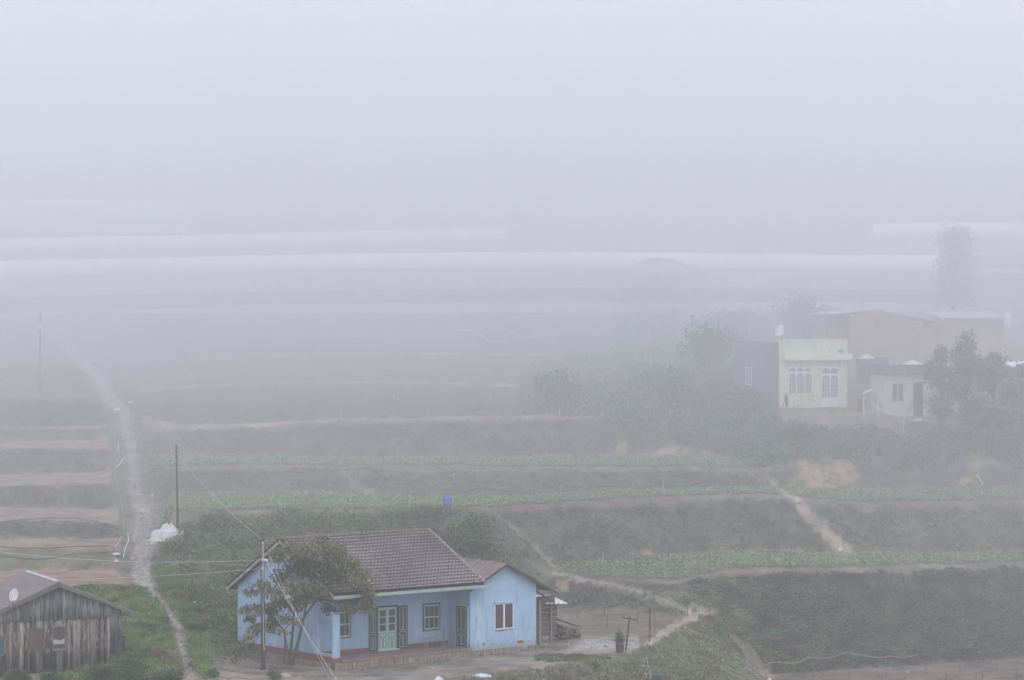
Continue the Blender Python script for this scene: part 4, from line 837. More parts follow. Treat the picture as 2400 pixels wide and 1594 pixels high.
def roofh(u): return PH-.12-SS*abs(u)
while u < 2.72:
    w2 = random.uniform(.11,.22); u2 = min(u+w2, 2.75); g = random.choice([random.uniform(.035,.07), random.uniform(.08,.17), random.uniform(.14,.24)])*(1.25 if u < -1.9 else 1); c = (g, g*.93, g*.95)
    if random.random() < .12: c = (g*.5, g*.48, g*.5)
    d = random.uniform(-.008,.008); seam = 2.72+random.uniform(-.05,.03)
    addbox((u+.006, d, -.1), (u2-.004, d+.03, (seam, seam)), c)
    g = random.uniform(.13,.30); cc = (g, g*.97, g)
    addbox((u+.006, d-.02, seam+.002), (u2-.004, d+.02, (max(seam+.05, roofh(u)), max(seam+.05, roofh(u2)))), cc)
    u = u2
while u < 3.3:
    u2 = u+.15; g = random.uniform(.14,.2); addbox((u+.005,.01,1.75),(u2-.003,.03,(roofh(u)-.05, roofh(u2)-.05)),(g,g*.95,g)); u = u2
link('plank_wall', npmesh('plank_wall', V, Fc, PLK, np.array(Cc)), shack)
m = MB(); m.box((2.6,.1,-.1),(2.66,5.2,3.2)); m.box((-4.2,5.2,-.1),(2.66,5.26,3.0)); m.build('side_wall', SHW, shack)
def srf(u0, u1):
    n = 70; vs = []; fs = []
    for k in range(n+1):
        v = -.35+6.1*k/n; wob = .02*math.cos(v*2*math.pi/.22)
        for u in (u0, u1): vs.append((u, v, PH-SS*abs(u)+wob))
    for k in range(n): fs.append((2*k,2*k+1,2*k+3,2*k+2))
    return MB().add(vs, fs)
s = srf(-.0, -3.1); t2 = srf(.0, 4.15); s.add(t2.v, t2.f); STIN = mat('brown_tin',(.125,.10,.115),(.17,.14,.155),1.2,.6,.3,stretch=(3,.5,1))
rf = s.build('roof', STIN, shack); so = rf.modifiers.new('thick','SOLIDIFY'); so.thickness = .02
m = MB(); m.prism([(0,-.36,PH-.02),(4.15,-.36,PH-.02-SS*4.15),(4.15,-.36,PH-.10-SS*4.15),(0,-.36,PH-.27)], (0,.03,0)); m.prism([(0,-.36,PH-.02),(-3.1,-.36,PH-.02-SS*3.1),(-3.1,-.36,PH-.2-SS*3.1),(0,-.36,PH-.27)], (0,.03,0)); m.build('barge_board', mat('grey_board',(.16,.14,.13),(.11,.10,.09),4), shack)
m = MB(); m.prism([(-.12,-.3,PH+.0),(0,-.3,PH+.08),(.12,-.3,PH+.0)], (0,5.9,0)); m.build('ridge_cap', mat('pale_ridge',(.45,.45,.52),(.3,.3,.36),3), shack)
def SU(xp):
    kk = (xp-1200)/F; return (kk*147-pk.x)/(math.cos(SA)-kk*math.sin(SA))
def SHt(yp, u): return -(yp-YH)/F*(147+u*math.sin(SA))-SZ
u0, u1 = SU(122), SU(153); hA, hB = SHt(1526,u0), SHt(1468,u0)
m = MB(); m.box((u0,-.05,hA),(u0+.04,-.022,hB)); m.box((u1-.04,-.05,hA),(u1,-.022,hB)); m.box((u0+.04,-.05,hB-.05),(u1-.04,-.022,hB)); m.box((u0+.04,-.05,hA+.3),(u1-.04,-.022,hA+.34)); m.box((u0+.04,-.045,hA),(u1-.04,-.022,hA+.12)); hatch = m.build('hatch_frame', mat('hatch_wood',(.22,.19,.2),(.15,.13,.13),5), shack)
MB().box((u0+.04,-.03,hA+.12),(u1-.04,-.0225,hB-.05)).build('dark_board', mat('dark_board',(.06,.05,.055),(.10,.09,.095),5), hatch)
MB().prism([(u0+.05,-.04,hA+.35),(u1-.05,-.04,hA+.35),(u1-.06,-.04,hA+.62),(u0+.42,-.04,hA+.5),(u0+.07,-.04,hA+.6)], (0,.008,0)).build('pale_sheet', mat('pale_sheet',(.42,.42,.46),(.3,.3,.33),4), hatch)
u0, u1 = SU(66), SU(104); MB().box((u0,-.04,SHt(1532,u0)),(u1,-.021,SHt(1474,u0))).build('rusty_panel', mat('rusty_panel',(.17,.085,.065),(.08,.06,.055),3,.85,stretch=(4,4,.6)), shack)
u0, u1 = SU(-12), SU(9); m = MB(); m.box((u0,-.06,SHt(1537,u1)),(u1+.03,-.022,SHt(1489,u1))); tw = m.build('side_window', mat('dull_teal',(.09,.14,.15),(.12,.18,.19),5), shack); MB().box((u0,-.07,SHt(1536,u1)+.03),(u1,-.0605,SHt(1490,u1)-.03)).build('pane', glassmat('blue_pane',(.05,.09,.11)), tw)
def dish(loc, r, rz, tiltd, name, label, mt):
    o = empty(name, loc, rz, label, 'satellite dish'); n = 24; prof = [(max(.0005, r*k/8), .22*r*(k/8)**2) for k in range(9)]; s = MB().lathe(prof, n=n)
    R = Matrix.Rotation(tiltd, 4, 'X'); s.v = [tuple(R @ Vector(p)) for p in s.v]; d = s.build('reflector', mt, o, True); md = d.modifiers.new('t','SOLIDIFY'); md.thickness = .015
    tip = R @ Vector((0,0,r*.95)); MB().tube([R @ Vector((0,-r*.95,.2*r)), tip], .014, 5).tube([R @ Vector((-r*.7,0,.1*r)), tip], .009, 5).build('feed_arm', POLEC, o)
    MB().tube([tip, tip*.86], .035, 7).build('receiver', WHITE, o)
    MB().tube([R @ Vector((0,0,-.02)), (0,.12,-.25), (0,.1,-r*1.35)], .022, 6).build('mount', POLEC, o); return o
DISH = mat('dish_grey',(.52,.52,.53),(.46,.46,.48),5,.5,.3)
dish(px(35,1396,146.4), .345, -.75, math.radians(78), 'satellite_dish', 'pale oval satellite dish on the front edge of the shack roof', mat('dish_pale',(.66,.66,.64),(.58,.58,.58),5))
m = MB(); z0, z1 = px(0,1423,146.2).z, px(0,1412,146.2).z; xa, xb = px(17,0,146.2).x, px(30,0,146.2).x
m.box((xa,146.2,z0),(xb,146.22,z0+.02)); m.box((xa,146.2,z0+.021),(xa+.02,146.22,z1)); m.box((xb-.02,146.2,z0+.021),(xb,146.22,z1)); tag(m.build('dish_bracket', WHITE), 'small white bracket under the satellite dish on the shack', 'bracket')
bp = px(273,1531,148.3); sheet = MB()
vs = []; fs = []
for k in range(13): vs += [(-.40+k*.07,.05*math.cos(k*1.9),0.0+.1*(k > 6)),(-.40+k*.07,.05*math.cos(k*1.9+.5),.88)]
for k in range(12): fs.append((2*k,2*k+2,2*k+3,2*k+1))
sheet.add(vs, fs); o = sheet.build('plastic_curtain', mat('dark_blue_plastic',(.03,.033,.06),(.055,.06,.10),4,.5,.4), loc=bp); so = o.modifiers.new('t','SOLIDIFY'); so.thickness = .01; tag(o, 'dark blue plastic sheet hanging at the right corner of the shack', 'plastic sheet')
pp = px(276,1528,147.8); tag(MB().tube([(0,0,-.5),(0,0,.42)], .07, 7).build('fence_post', DARKWOOD, loc=pp), 'short dark post just right of the shack', 'post')

# ---------------------------------------------------------------- yard things
pot = G(1453,1530); pp = empty('potted_plant', pot, 0, 'leafy plant in a dark square pot in front of the leaning cross post', 'potted plant')
MB().lathe([(.0,0),(.19,0),(.24,.42),(.21,.42),(.18,.36),(0,.35)], n=10).build('pot', mat('dark_pot',(.07,.06,.06),(.1,.09,.09),5), pp)
p = blobpts((0,0,.7), (.38,.3,.35), 520, .1); p2 = blobpts((-.05,0,.95), (.2,.2,.3), 160, .1); V, Fc, Cc = leaves(np.concatenate([p, p2]), rng.uniform(.06,.12,680), np.tile([.09,.14,.05],(680,1)), 1.7, jit=.4); link('foliage', npmesh('foliage', V, Fc, LEAF, Cc), pp)
sc_ = G(1257,1512); pp = empty('corner_shrub', sc_, 0, 'small shrub at the right corner of the blue wing', 'shrub')
MB().tube([(0,0,0),(.02,0,.25),(.0,0,.4)], .03, 6).tube([(0,0,.1),(.12,0,.4)], .02, 5).build('stem', BARK, pp)
p = blobpts((0,0,.42), (.27,.2,.2), 420, .1); V, Fc, Cc = leaves(p, rng.uniform(.06,.12,420), np.tile([.08,.14,.05],(420,1)), 1.6, jit=.35); link('foliage', npmesh('foliage', V, Fc, LEAF, Cc), pp)
sl = G(1270,1513); tag(MB().prism([(-.45,-.3,0),(.3,-.35,0),(.38,.15,0),(-.3,.3,0)], (0,0,.09)).build('concrete_slab', mat('pale_slab',(.36,.33,.30),(.28,.25,.23),4), loc=sl), 'flat concrete slab on the ground below the corner shrub', 'slab')
b = G(1466,1526); top = px(1476,1445,b.y)-b; cp = empty('cross_post', b, 0, 'leaning dark post with a crossbar beside the potted plant', 'post')
MB().tube([(0,0,-.1), top], .055, 6, .045).build('upright', DARKWOOD, cp)
MB().tube([px(1457,1447,b.y)-b, px(1492,1453,b.y)-b], .04, 5).build('crossbar', DARKWOOD, cp)
b = G(1522,1504); MB_ = MB().tube([(0,0,-.1), px(1523.5,1424,b.y)-b], .045, 6, .04).build('post', DARKWOOD, loc=b); tag(MB_, 'tall dark post at the front right corner of the dug plot', 'post')
def stk(x, y, ytop, r=.018, xt=None, mt=None, name='garden_stake', label='', group=None, y0=128):
    b = G(x, y, y0); t_ = px(xt if xt is not None else x+random.uniform(-1,1), ytop, b.y)-b
    o = MB().tube([(0,0,-.15), t_*.5+Vector((random.uniform(-.01,.01),0,0)), t_], [r, r*.9, r*.75], 5).build(name, mt, loc=b); return tag(o, label, 'stake', group)
DST = mat('dark_stake',(.08,.06,.06),(.12,.1,.09),6); PST = mat('pale_stake',(.62,.60,.58),(.5,.48,.46),6); WST = mat('grey_stake',(.30,.27,.26),(.22,.2,.2),6)
for x, y, yt in ((1612,1445,1414),(1417,1442,1420),(1423,1472,1441),(1494,1462,1437),(1355,1447,1423),(1534,1487,1437),(1526,1478,1465),(1352,1448,1438)):
    stk(x, y, yt, .02, None, DST, 'plot_stake', 'thin dark stake standing in the bare dug plot behind the yard', 'dark stakes round the bare plot')
for x, y, yt in ((1413,1322,1292),(1415,1345,1322),(1572,1313,1299)): stk(x, y, yt, .02, None, PST, 'pale_stake', 'pale stake in the broad vegetable bed on the lowest terrace', 'pale stakes in the lowest bed')
for x, y, yt in ((1341,1335,1318),(1509,1344,1330),(1617,1303,1285),(1700,1322,1307),(1757,1293,1273),(1830,1287,1272),(1885,1287,1272),(2043,1296,1278),(2062,1296,1277),(2124,1295,1274),(2210,1296,1278),(2292,1292,1271),(2374,1290,1270),(2384,1290,1273),(1901,1310,1285)):
    stk(x, y, yt, .016, None, WST, 'thin_stake', 'thin grey stake at the back of the lowest vegetable bed', 'grey stakes at the back of the lowest bed')
for x, y, yt in ((1482.5,1150,1133),(1554,1149,1125)): stk(x, y, yt, .022, None, PST, 'white_stake', 'white stake at the bank foot behind the second bed', 'white stakes behind the second bed')
for x, y, yt in ((911,1163,1145),(1013,1166,1144),(1135,1161,1143),(1166,1160,1139),(1246,1162,1136),(1324,1153,1136),(1338,1168,1146),(1092,1162,1145),(1020,1192,1174),(1713,1142,1128),(1918,1160,1136),(2067,1158,1148),(2293,1158,1142),(2366,1160,1138)):
    stk(x, y, yt, .018, None, WST, 'thin_stake', 'thin dark stake along the second terrace', 'dark stakes along the second terrace')
for x, y, yt in ((1157,1074,1060),(1184,1072,1052),(1008,1077,1062),(1277,1075,1058),(730,1073,1058),(1615,1070,1056),(1710,1071,1055),(760,1073,1056)):
    stk(x, y, yt, .016, None, WST, 'thin_stake', 'thin grey stake along the third terrace', 'grey stakes along the third terrace')
for x, y, yt in ((496,1004,985),(608,1004,986),(799,983,966),(1005,978,954),(1310,976,950),(1412,972,954),(1148,940,922),(922,936,922)):
    stk(x, y, yt, .03, None, PST, 'white_marker', 'thin white marker standing on the foggy upper field edge', 'white markers on the upper field')
for x, y, yt in ((1906,1610,1579),(1990,1605,1570),(2077,1589,1563),(2169,1584,1557),(2250,1579,1549),(2335,1573,1545),(2122,1608,1581),(2218,1605,1576),(2302,1600,1571),(2383,1598,1570),(1772,1562,1552),(2157,1558,1516),(2305,1552,1527)):
    stk(x, y, yt, .018, None, DST, 'field_stake', 'thin dark stake in the bare brown field at the lower right', 'dark stakes in the lower right field')
# blue barrel
bb = G(1049,1192); br_ = empty('blue_barrel', bb, 0, 'upright blue plastic barrel at the front edge of the second vegetable bed', 'barrel')
H_ = (1191-1158)/F*bb.y; MB().lathe([(0,0),(.26,0),(.28,.04),(.28,H_*.3),(.295,H_*.33),(.28,H_*.36),(.285,H_*.66),(.3,H_*.69),(.285,H_*.72),(.27,H_*.93),(.2,H_),(0,H_)], n=18).build('drum', mat('blue_plastic',(.13,.14,.48),(.10,.11,.40),3,.5,.4), br_, True)
MB().lathe([(0,0),(.21,0),(.21,.04),(0,.045)], c=(0,0,H_), n=16).build('lid', mat('blue_lid',(.10,.11,.40)), br_)
# tarpaulin heap and other litter
def cloth(name, x, y, w, h, label, mt, dz=0, cat='tarpaulin', seed=1, loc=None, lumps=1.0, loops=True, group=None, depth=None):
    b = loc if loc is not None else G(x, y); r = np.random.default_rng(seed); n = 22; vs = []; depth = depth or w*.7; ph_ = r.uniform(0,6,8)
    for i in range(n+1):
        for j in range(n+1):
            a, c = i/n*2-1, j/n*2-1; rr = min(1, math.hypot(a, c)); e = math.sqrt(max(0, 1-rr**2.2))
            lump = .30*math.sin(5*a+ph_[0])*math.sin(4*c+ph_[1])+.12*math.sin(11*a+ph_[2]+3*c)+.10*math.sin(9*c+ph_[3]-5*a)+.12*math.sin(23*a+ph_[4]+9*c)+.08*math.sin(31*c+ph_[7]-7*a)
            s_ = 1 if rr == 0 else max(abs(a), abs(c))/max(math.hypot(a, c), 1e-6)
            vs.append((a*s_*w/2*(1+.12*math.sin(3*math.atan2(c, a)+ph_[5])+.06*math.sin(7*math.atan2(c, a)+ph_[6])), c*s_*depth/2, h*e**.55*(1+lumps*lump*e)-.03))
    fs = [(i*(n+1)+j, (i+1)*(n+1)+j, (i+1)*(n+1)+j+1, i*(n+1)+j+1) for i in range(n) for j in range(n)]
    return tag(MB().add(vs, fs).build(name, mt, smooth=True, loc=b), label, cat, group)
TARP = mat('white_tarp',(.58,.58,.60),(.46,.46,.50),2.2,.5,.3,c3=(.42,.38,.26),s3=.8,t3=.60,stretch=(1,1,2)); BAG = mat('white_bag',(.70,.71,.76),(.5,.52,.58),6,.5,.3)
cloth('tarpaulin_heap', 396, 1266, 2.1, .8, 'large crumpled off-white tarpaulin heap beside the footpath', TARP, seed=2, lumps=.75)
cloth('tarpaulin_heap', 366, 1276, .75, .32, 'small cream sack lying at the lower end of the large tarpaulin heap', mat('cream_sack',(.50,.47,.36),(.40,.37,.28),4), seed=3)
cloth('plastic_bag', 1128, 1586, 1.0, .13, 'crumpled white and blue plastic bag lying on the front edge of the yard', mat('bag_blue',(.72,.74,.80),(.35,.50,.70),9), seed=4, cat='bag')
cloth('plastic_bag', 1028, 1594, .42, .16, 'white lump of plastic at the bottom edge left of the crumpled bag', BAG, seed=5, cat='bag')
cloth('cement_spill', 662, 1584, .9, .12, 'pale rubble patch at the foot of the fruit tree', mat('rubble',(.42,.38,.33),(.3,.27,.24),9), seed=6, cat='rubble')
cloth('plastic_bag', 271, 1299, .62, .09, 'white plastic sheet caught on the ditch edge left of the footpath', BAG, seed=7, cat='bag')
cloth('plastic_bag', 272, 1317, .26, .12, 'small pale green bag hanging below the white sheet', mat('teal_bag',(.35,.5,.5),(.5,.6,.62),8), seed=8, cat='bag')
cloth('plastic_bag', 276, 962, .6, .2, 'white sheet lying left of the footpath bend', BAG, seed=9, cat='bag')
cloth('plastic_bag', 306, 944, .5, .12, 'flat white scrap lying right of the footpath bend', BAG, seed=10, cat='bag')
cloth('plastic_bag', 357, 1164, .15, .18, 'tiny white scrap on the slope right of the footpath', BAG, seed=11, cat='bag')
cloth('plastic_bag', 1869, 1178, .55, .22, 'silvery sheet lying at the top of the stepped earth path', mat('silver_sheet',(.6,.62,.68),(.3,.32,.36),10), seed=12, cat='bag')
cloth('plastic_bag', 1969, 1293, .35, .16, 'white bag at the foot of the stepped earth path', BAG, seed=13, cat='bag')
cloth('plastic_bag', 2152, 987, .65, .16, 'white sack lying on the ground below the small white house', BAG, seed=14, cat='bag')
# ladder and net
lb = G(1518,1600, 120); ld = empty('bamboo_ladder', lb, 0, 'pale bamboo ladder lying on the slope at the bottom edge', 'ladder'); BAM = mat('bamboo',(.45,.42,.36),(.35,.32,.28),6)
def gp(x, y): return G(x, y)+Vector((0,0,.07))-lb
for a, c in (((1508,1546),(1514,1592)),((1514,1545),(1526,1592))): MB().tube([gp(*a), gp(*c)], .022, 5).build('rail', BAM, ld)
for k in range(6): y = 1546+k*9; MB().tube([gp(1500+k, y), gp(1524+k, y+2)], .014, 5).build('rung', BAM, ld)
bush('net_heap', G(1545,1592)-Vector((0,0,.1)), .55, 700, [(.16,.24,.21),(.10,.16,.14)], 'dark teal bundle of old netting beside the bamboo ladder', (.1,.22), 6, 'netting', flat=.6, stems=False, asp=7)
# hoses and nets
def hose(pts, r, name, label, mt, lift=.06, cat='hose'):
    P = [G(x, y)+Vector((0,-(.3 if x > 1640 else .05),lift)) for x, y in pts]; Q = []
    for k in range(len(P)-1):
        for t_ in (0,.25,.5,.75): Q.append(P[k].lerp(P[k+1], t_)-Vector((0,0,.0)))
    Q.append(P[-1]); return tag(MB().tube(Q, r, 5).build(name, mt), label, cat)
c4 = lambda L: [(1700+a/3.174, 1100+b/3.174) for a, b in L]
hose(c4([(275,1480),(345,1450),(400,1464),(480,1468),(550,1450),(610,1415),(660,1422),(730,1422),(820,1400),(900,1380),(960,1395),(1060,1418),(1150,1413),(1215,1400),(1260,1412),(1310,1417),(1370,1412),(1430,1400)]), .026, 'water_hose', 'pale looping hose along the foot of the big grass bank', mat('pale_hose',(.32,.28,.26)), .12)
hose(c4([(1450,1390),(1520,1392),(1600,1385),(1650,1370),(1700,1345),(1770,1355),(1850,1355),(1930,1345),(2000,1330),(2060,1310),(2120,1295),(2170,1306),(2280,1316)]), .028, 'water_hose', 'dark blue looping hose continuing right along the bank foot', mat('blue_hose',(.07,.09,.16)), .12)
hose(c4([(1310,780),(1330,880),(1370,970),(1400,1020),(1440,1080),(1480,1130),(1530,1220),(1560,1300),(1580,1370),(1600,1430)]), .022, 'water_hose', 'black hose running down the middle of the big grass bank', mat('black_hose',(.03,.03,.035)), .1)
hose([(1045,784),(1060,780),(1110,781),(1150,808),(1175,806),(1195,782),(1240,796),(1270,790),(1288,782),(1298,808)], .03, 'water_hose', 'white hose looping over the foggy field below the greenhouses', WHITE, .25)
hose([(893,768),(905,785),(925,812)], .028, 'water_hose', 'short white hose end on the foggy slope', WHITE, .2)
hose([(270,1015),(268,1035),(273,1045),(270,1075),(270,1120),(273,1135),(282,1160),(288,1200),(290,1240)], .02, 'water_hose', 'pale pipe running down the ditch left of the footpath', mat('grey_pipe',(.32,.32,.38)), .05)
hose([(292,1075),(283,1090),(272,1100)], .028, 'water_hose', 'short white pipe crossing the ditch by the footpath', WHITE, .12)
hose([(277,1046),(278,1063)], .03, 'water_hose', 'very short white pipe end high in the ditch', WHITE, .12)
hose([(300,1255),(302,1270),(292,1295),(290,1312)], .03, 'plastic_strip', 'torn pale plastic strip in the ditch beside the footpath', BAG, .12, 'plastic strip')
hose([(286,1262),(280,1275),(268,1290)], .02, 'crooked_stick', 'crooked pale stick bent over the ditch', PST, .15, 'stick')
o = stk(262,1352,1285,.025,xt=274,mt=mat('grey_leaning',(.42,.40,.42)),name='leaning_stick',label='leaning grey stick beside the white sheet on the terrace edge'); 
NET = mat('black_net',(.05,.05,.06),(.08,.08,.09),4)
for i, (pts, l) in enumerate((([(0,1286),(60,1291),(120,1292),(180,1287),(255,1284)], 'black net edge sagging along the second brown terrace at the left'), ([(0,1229),(50,1224),(110,1219),(180,1219),(230,1228),(275,1240)], 'black net edge arching over the third brown terrace'),
                     ([(185,1378),(220,1377),(282,1376)], 'dark pipe along the lowest brown terrace edge'), ([(0,1306),(60,1315),(110,1317),(170,1305),(250,1300)], 'thin black line sagging across the dark lower bank'))):
    hose(pts, .028, 'net_edge', l, NET, .12, 'net')
hose([(1100,1155),(1130,1150),(1170,1158),(1200,1156),(1218,1146)], .025, 'water_hose', 'dark hose on the bank left of the white stakes', NET, .15)
hose([(1325,1143),(1370,1150),(1400,1148),(1440,1145)], .025, 'water_hose', 'dark sagging hose behind the second bed near its middle', NET, .15)
hose([(1595,1147),(1620,1145),(1650,1135)], .025, 'water_hose', 'dark hose end at the right part of the second bed', NET, .15)
hose([(1908,1228),(1925,1232),(1940,1230)], .025, 'broken_branch', 'dark branch lying across the stepped earth path', NET, .1, 'branch')
hose([(2288,1117),(2296,1130),(2302,1142)], .03, 'white_pipe', 'short white pipe lying on the ochre slope at the right', WHITE, .15, 'pipe')
# stones in the yard and along the path
ST = mat('stone',(.30,.26,.23),(.20,.17,.15),8,.9,bump=.3); DST2 = mat('dark_stone',(.09,.075,.07),(.13,.11,.1),8)
stone0 = None
def stone(x, y, r, mt, label, group):
    b = G(x, y); s = MB().lathe([(.0005,-.3*r),(r*.8,-.2*r),(r,.1*r),(r*.7,.5*r),(.0005,.65*r)], n=7); s.v = [(a*random.uniform(.75,1.2), c*random.uniform(.7,1.1), z*random.uniform(.7,1.2)) for a, c, z in s.v]
    tag(s.build('stone', mt, loc=b), label, 'stone', group)
for k in range(16): stone(random.uniform(470,640), random.uniform(1548,1592), random.uniform(.03,.09), random.choice([ST,DST2]), 'small stone lying in the dirt left of the utility pole', 'stones in the dirt by the pole')
for k in range(16): stone(random.uniform(700,1350), random.uniform(1562,1592)-max(0,0), random.uniform(.02,.05), random.choice([ST,DST2]), 'small stone on the front of the yard', 'stones on the yard front')
for x in (1383,1391,1398,1405): stone(x, 1496+random.uniform(-1,1), .09, ST, 'fist sized stone at the edge of the bare plot', 'stones at the edge of the plot')
for k, (x, y) in enumerate(((497,1535),(503,1548),(510,1562),(516,1575),(524,1588),(508,1555))): stone(x, y, .12, ST, 'pale stone in the line of stones right of the footpath', 'line of pale stones by the path')
# fallen fruit
for k in range(9):
    b = G(random.uniform(815,860), random.uniform(1560,1580)); c = MB().lathe(sph(0,.04), n=7).build('fallen_fruit', ORG, smooth=True, loc=b+Vector((0,0,.03))); tag(c, 'fallen orange fruit on the soil before the porch', 'fruit', 'fallen fruit before the porch')

# ---------------------------------------------------------------- green house and neighbours
LG = mat('lime_green_paint',(.66,.71,.54),(.61,.67,.50),1.5,.8); grime(LG, -.1, (.30,.32,.27))
LGT = mat('pale_green_trim',(.66,.73,.62),(.60,.68,.56),2)
def frame_of(x0, y0, Z0, a):
    o = px(x0, y0, Z0)
    def U(xp, v=0): k = (xp-1200)/F; ca, sa = math.cos(a), math.sin(a); return (k*(Z0+v*ca)-(o.x-v*sa))/(ca-k*sa)
    def V_(xp, u=0): k = (xp-1200)/F; ca, sa = math.cos(a), math.sin(a); return (o.x+u*ca-k*(Z0+u*sa))/(sa+k*ca)
    def H(yp, u=0, v=0): return -(yp-YH)/F*(Z0+u*math.sin(a)+v*math.cos(a))-o.z
    return o, U, V_, H
ga = math.radians(17); go, U, V_, H = frame_of(1828, 960, 217, ga)
gh = empty('green_house', go, ga, 'small flat roofed lime green house with white arched windows in the fog', 'house')
UR = U(1986); VB = V_(1720); top = H(798); cor = H(845); cor2 = H(832)
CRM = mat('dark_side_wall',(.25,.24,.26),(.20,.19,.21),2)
MB().box((0,0,-.4),(UR,.2,top)).build('front_wall', LG, gh)
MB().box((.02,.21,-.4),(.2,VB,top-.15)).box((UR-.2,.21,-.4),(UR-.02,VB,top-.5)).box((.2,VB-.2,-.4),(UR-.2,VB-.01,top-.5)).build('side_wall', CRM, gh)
MB().box((.2,.21,top-.9),(UR-.2,VB-.2,top-.7)).build('roof_slab', POLEC, gh)
MB().box((.25,-.45,cor),(UR+.3,-.001,cor+.16)).box((.25,-.3,cor+.161),(UR+.3,-.001,cor2+.1)).build('canopy', LGT, gh)
MB().box((-.03,-.03,top),(UR+.03,.23,top+.07)).build('parapet_cap', LGT, gh)
MB().box((-.01,-.02,-.4),(UR+.01,-.001,.1)).build('plinth', mat('grey_plinth',(.35,.36,.34),(.26,.26,.25),4), gh)
GP = mat('dusky_pane',(.20,.20,.24),(.28,.28,.32),5,.3,.4); GW = mat('window_white',(.80,.78,.84),(.74,.72,.78),5,.6)
def archwin(u0, u1, h0, h1, cols, nm, rows=5, solid=0):
    H2 = h1-h0; ht = h1-H2*.17; s = MB(); s.box((u0-.08,-.06,h0-.06),(u1+.08,-.041,h1+.06)) if 0 else None
    fr_ = MB(); b = .07
    fr_.box((u0-b,-.05,h0-b),(u1+b,-.001,h0)); fr_.box((u0-b,-.05,h1),(u1+b,-.001,h1+b)); fr_.box((u0-b,-.05,h0),(u0,-.001,h1)); fr_.box((u1,-.05,h0),(u1+b,-.001,h1)); fr_.box((u0,-.05,ht-.05),(u1,-.001,ht+.05))
    g = MB(); w = (u1-u0)/cols
    for c in range(cols):
        a0, a1 = u0+w*c, u0+w*(c+1)
        if c: fr_.box((a0-.035,-.049,h0),(a0+.035,-.001,ht-.05)); fr_.box((a0-.035,-.049,ht+.05),(a0+.035,-.001,h1))
        # arched corners of each light
        for (z0, z1) in ((ht-.05-w*.5, ht-.05), (h1-w*.35, h1)):
            cxx = (a0+a1)/2; R = w/2-.04
            for sgn in (-1, 1):
                P = [(cxx+sgn*(w/2-.035), -.045, z1-.001)]
                for k in range(6): an = math.pi/2*k/5; P.append((cxx+sgn*R*math.cos(an), -.045, z0+(z1-z0-.02)*math.sin(an)))
                P.append((cxx, -.045, z1-.001)); fr_.prism(P, (0,.04,0))
        hs_ = h0+solid
        for r in range(1, rows): z = hs_+(ht-.05-hs_)*r/rows; fr_.box((a0+.035,-.04,z-.012),(a1-.035,-.012,z+.012))
        for q_ in (1, 2): uu = a0+w*q_/3; fr_.box((uu-.012,-.0405,hs_),(uu+.012,-.0125,ht-.051))
        g.box((a0+.034,-.011,hs_),(a1-.034,-.002,ht-.05)); g.box((a0+.034,-.011,ht+.05),(a1-.034,-.002,h1))
        if solid: fr_.box((a0+.034,-.03,h0),(a1-.034,-.002,h0+solid-.001))
    o = fr_.build(nm, GW, gh); g.build('pane', GP, o); return o
archwin(U(1849), U(1902), H(922,U(1875)), H(862,U(1875)), 3, 'window', 4)
archwin(U(1926), U(1964), H(951,U(1945)), H(862,U(1945)), 2, 'front_door', 5, solid=.62)
v0, v1 = V_(1762), V_(1749); hz0, hz1 = H(903,0,v0), H(861,0,v0)
m = MB(); m.box((-.04,v0,hz0),(.019,v0+.08,hz1)); m.box((-.04,v1-.08,hz0),(.019,v1,hz1)); m.box((-.04,v0+.08,hz0),(.019,v1-.08,hz0+.08)); m.box((-.04,v0+.08,hz1-.08),(.019,v1-.08,hz1)); m.box((-.035,(v0+v1)/2-.03,hz0+.08),(.019,(v0+v1)/2+.03,hz1-.08)); sw_ = m.build('side_window', GW, gh); MB().box((-.02,v0+.08,hz0+.08),(.0195,v1-.08,hz1-.08)).build('pane', GP, sw_)
dish(px(1830,776,218.5), .46, -.9, math.radians(72), 'satellite_dish', 'white satellite dish above the left end of the green house roof', mat('dish_white',(.82,.82,.83),(.76,.76,.78),5))
bush('roof_plant', px(1971,826,216.9), .2, 60, [(.12,.15,.08)], 'small dark plant growing on the green canopy', (.1,.3), 3, 'plant', stems=False, asp=5)
co = px(1841,958,216); cl = empty('draped_pole', co, 0, 'black cloth hanging from a leaning pole at the left corner of the green house', 'cloth on pole'); BLK = mat('black_cloth',(.02,.02,.022))
MB().tube([(-.25,0,-.2),(0,0,.95)], .025, 5).tube([(-.05,0,.7),(.05,0,1.15)], .02, 5).build('pole', BLK, cl); MB().add([(-.03,.02,.9),(.1,-.06,.95),(.17,.03,.85),(.17,0,.3),(.13,-.05,.05),(.03,.05,.15),(-.02,-.04,.5)], [(0,1,2,3,4,5,6)]).prism([(-.02,.0,.85),(.12,0,.92),(.15,0,.2),(.08,0,.05),(.03,0,.4)], (0,.08,0)).build('cloth', BLK, cl)
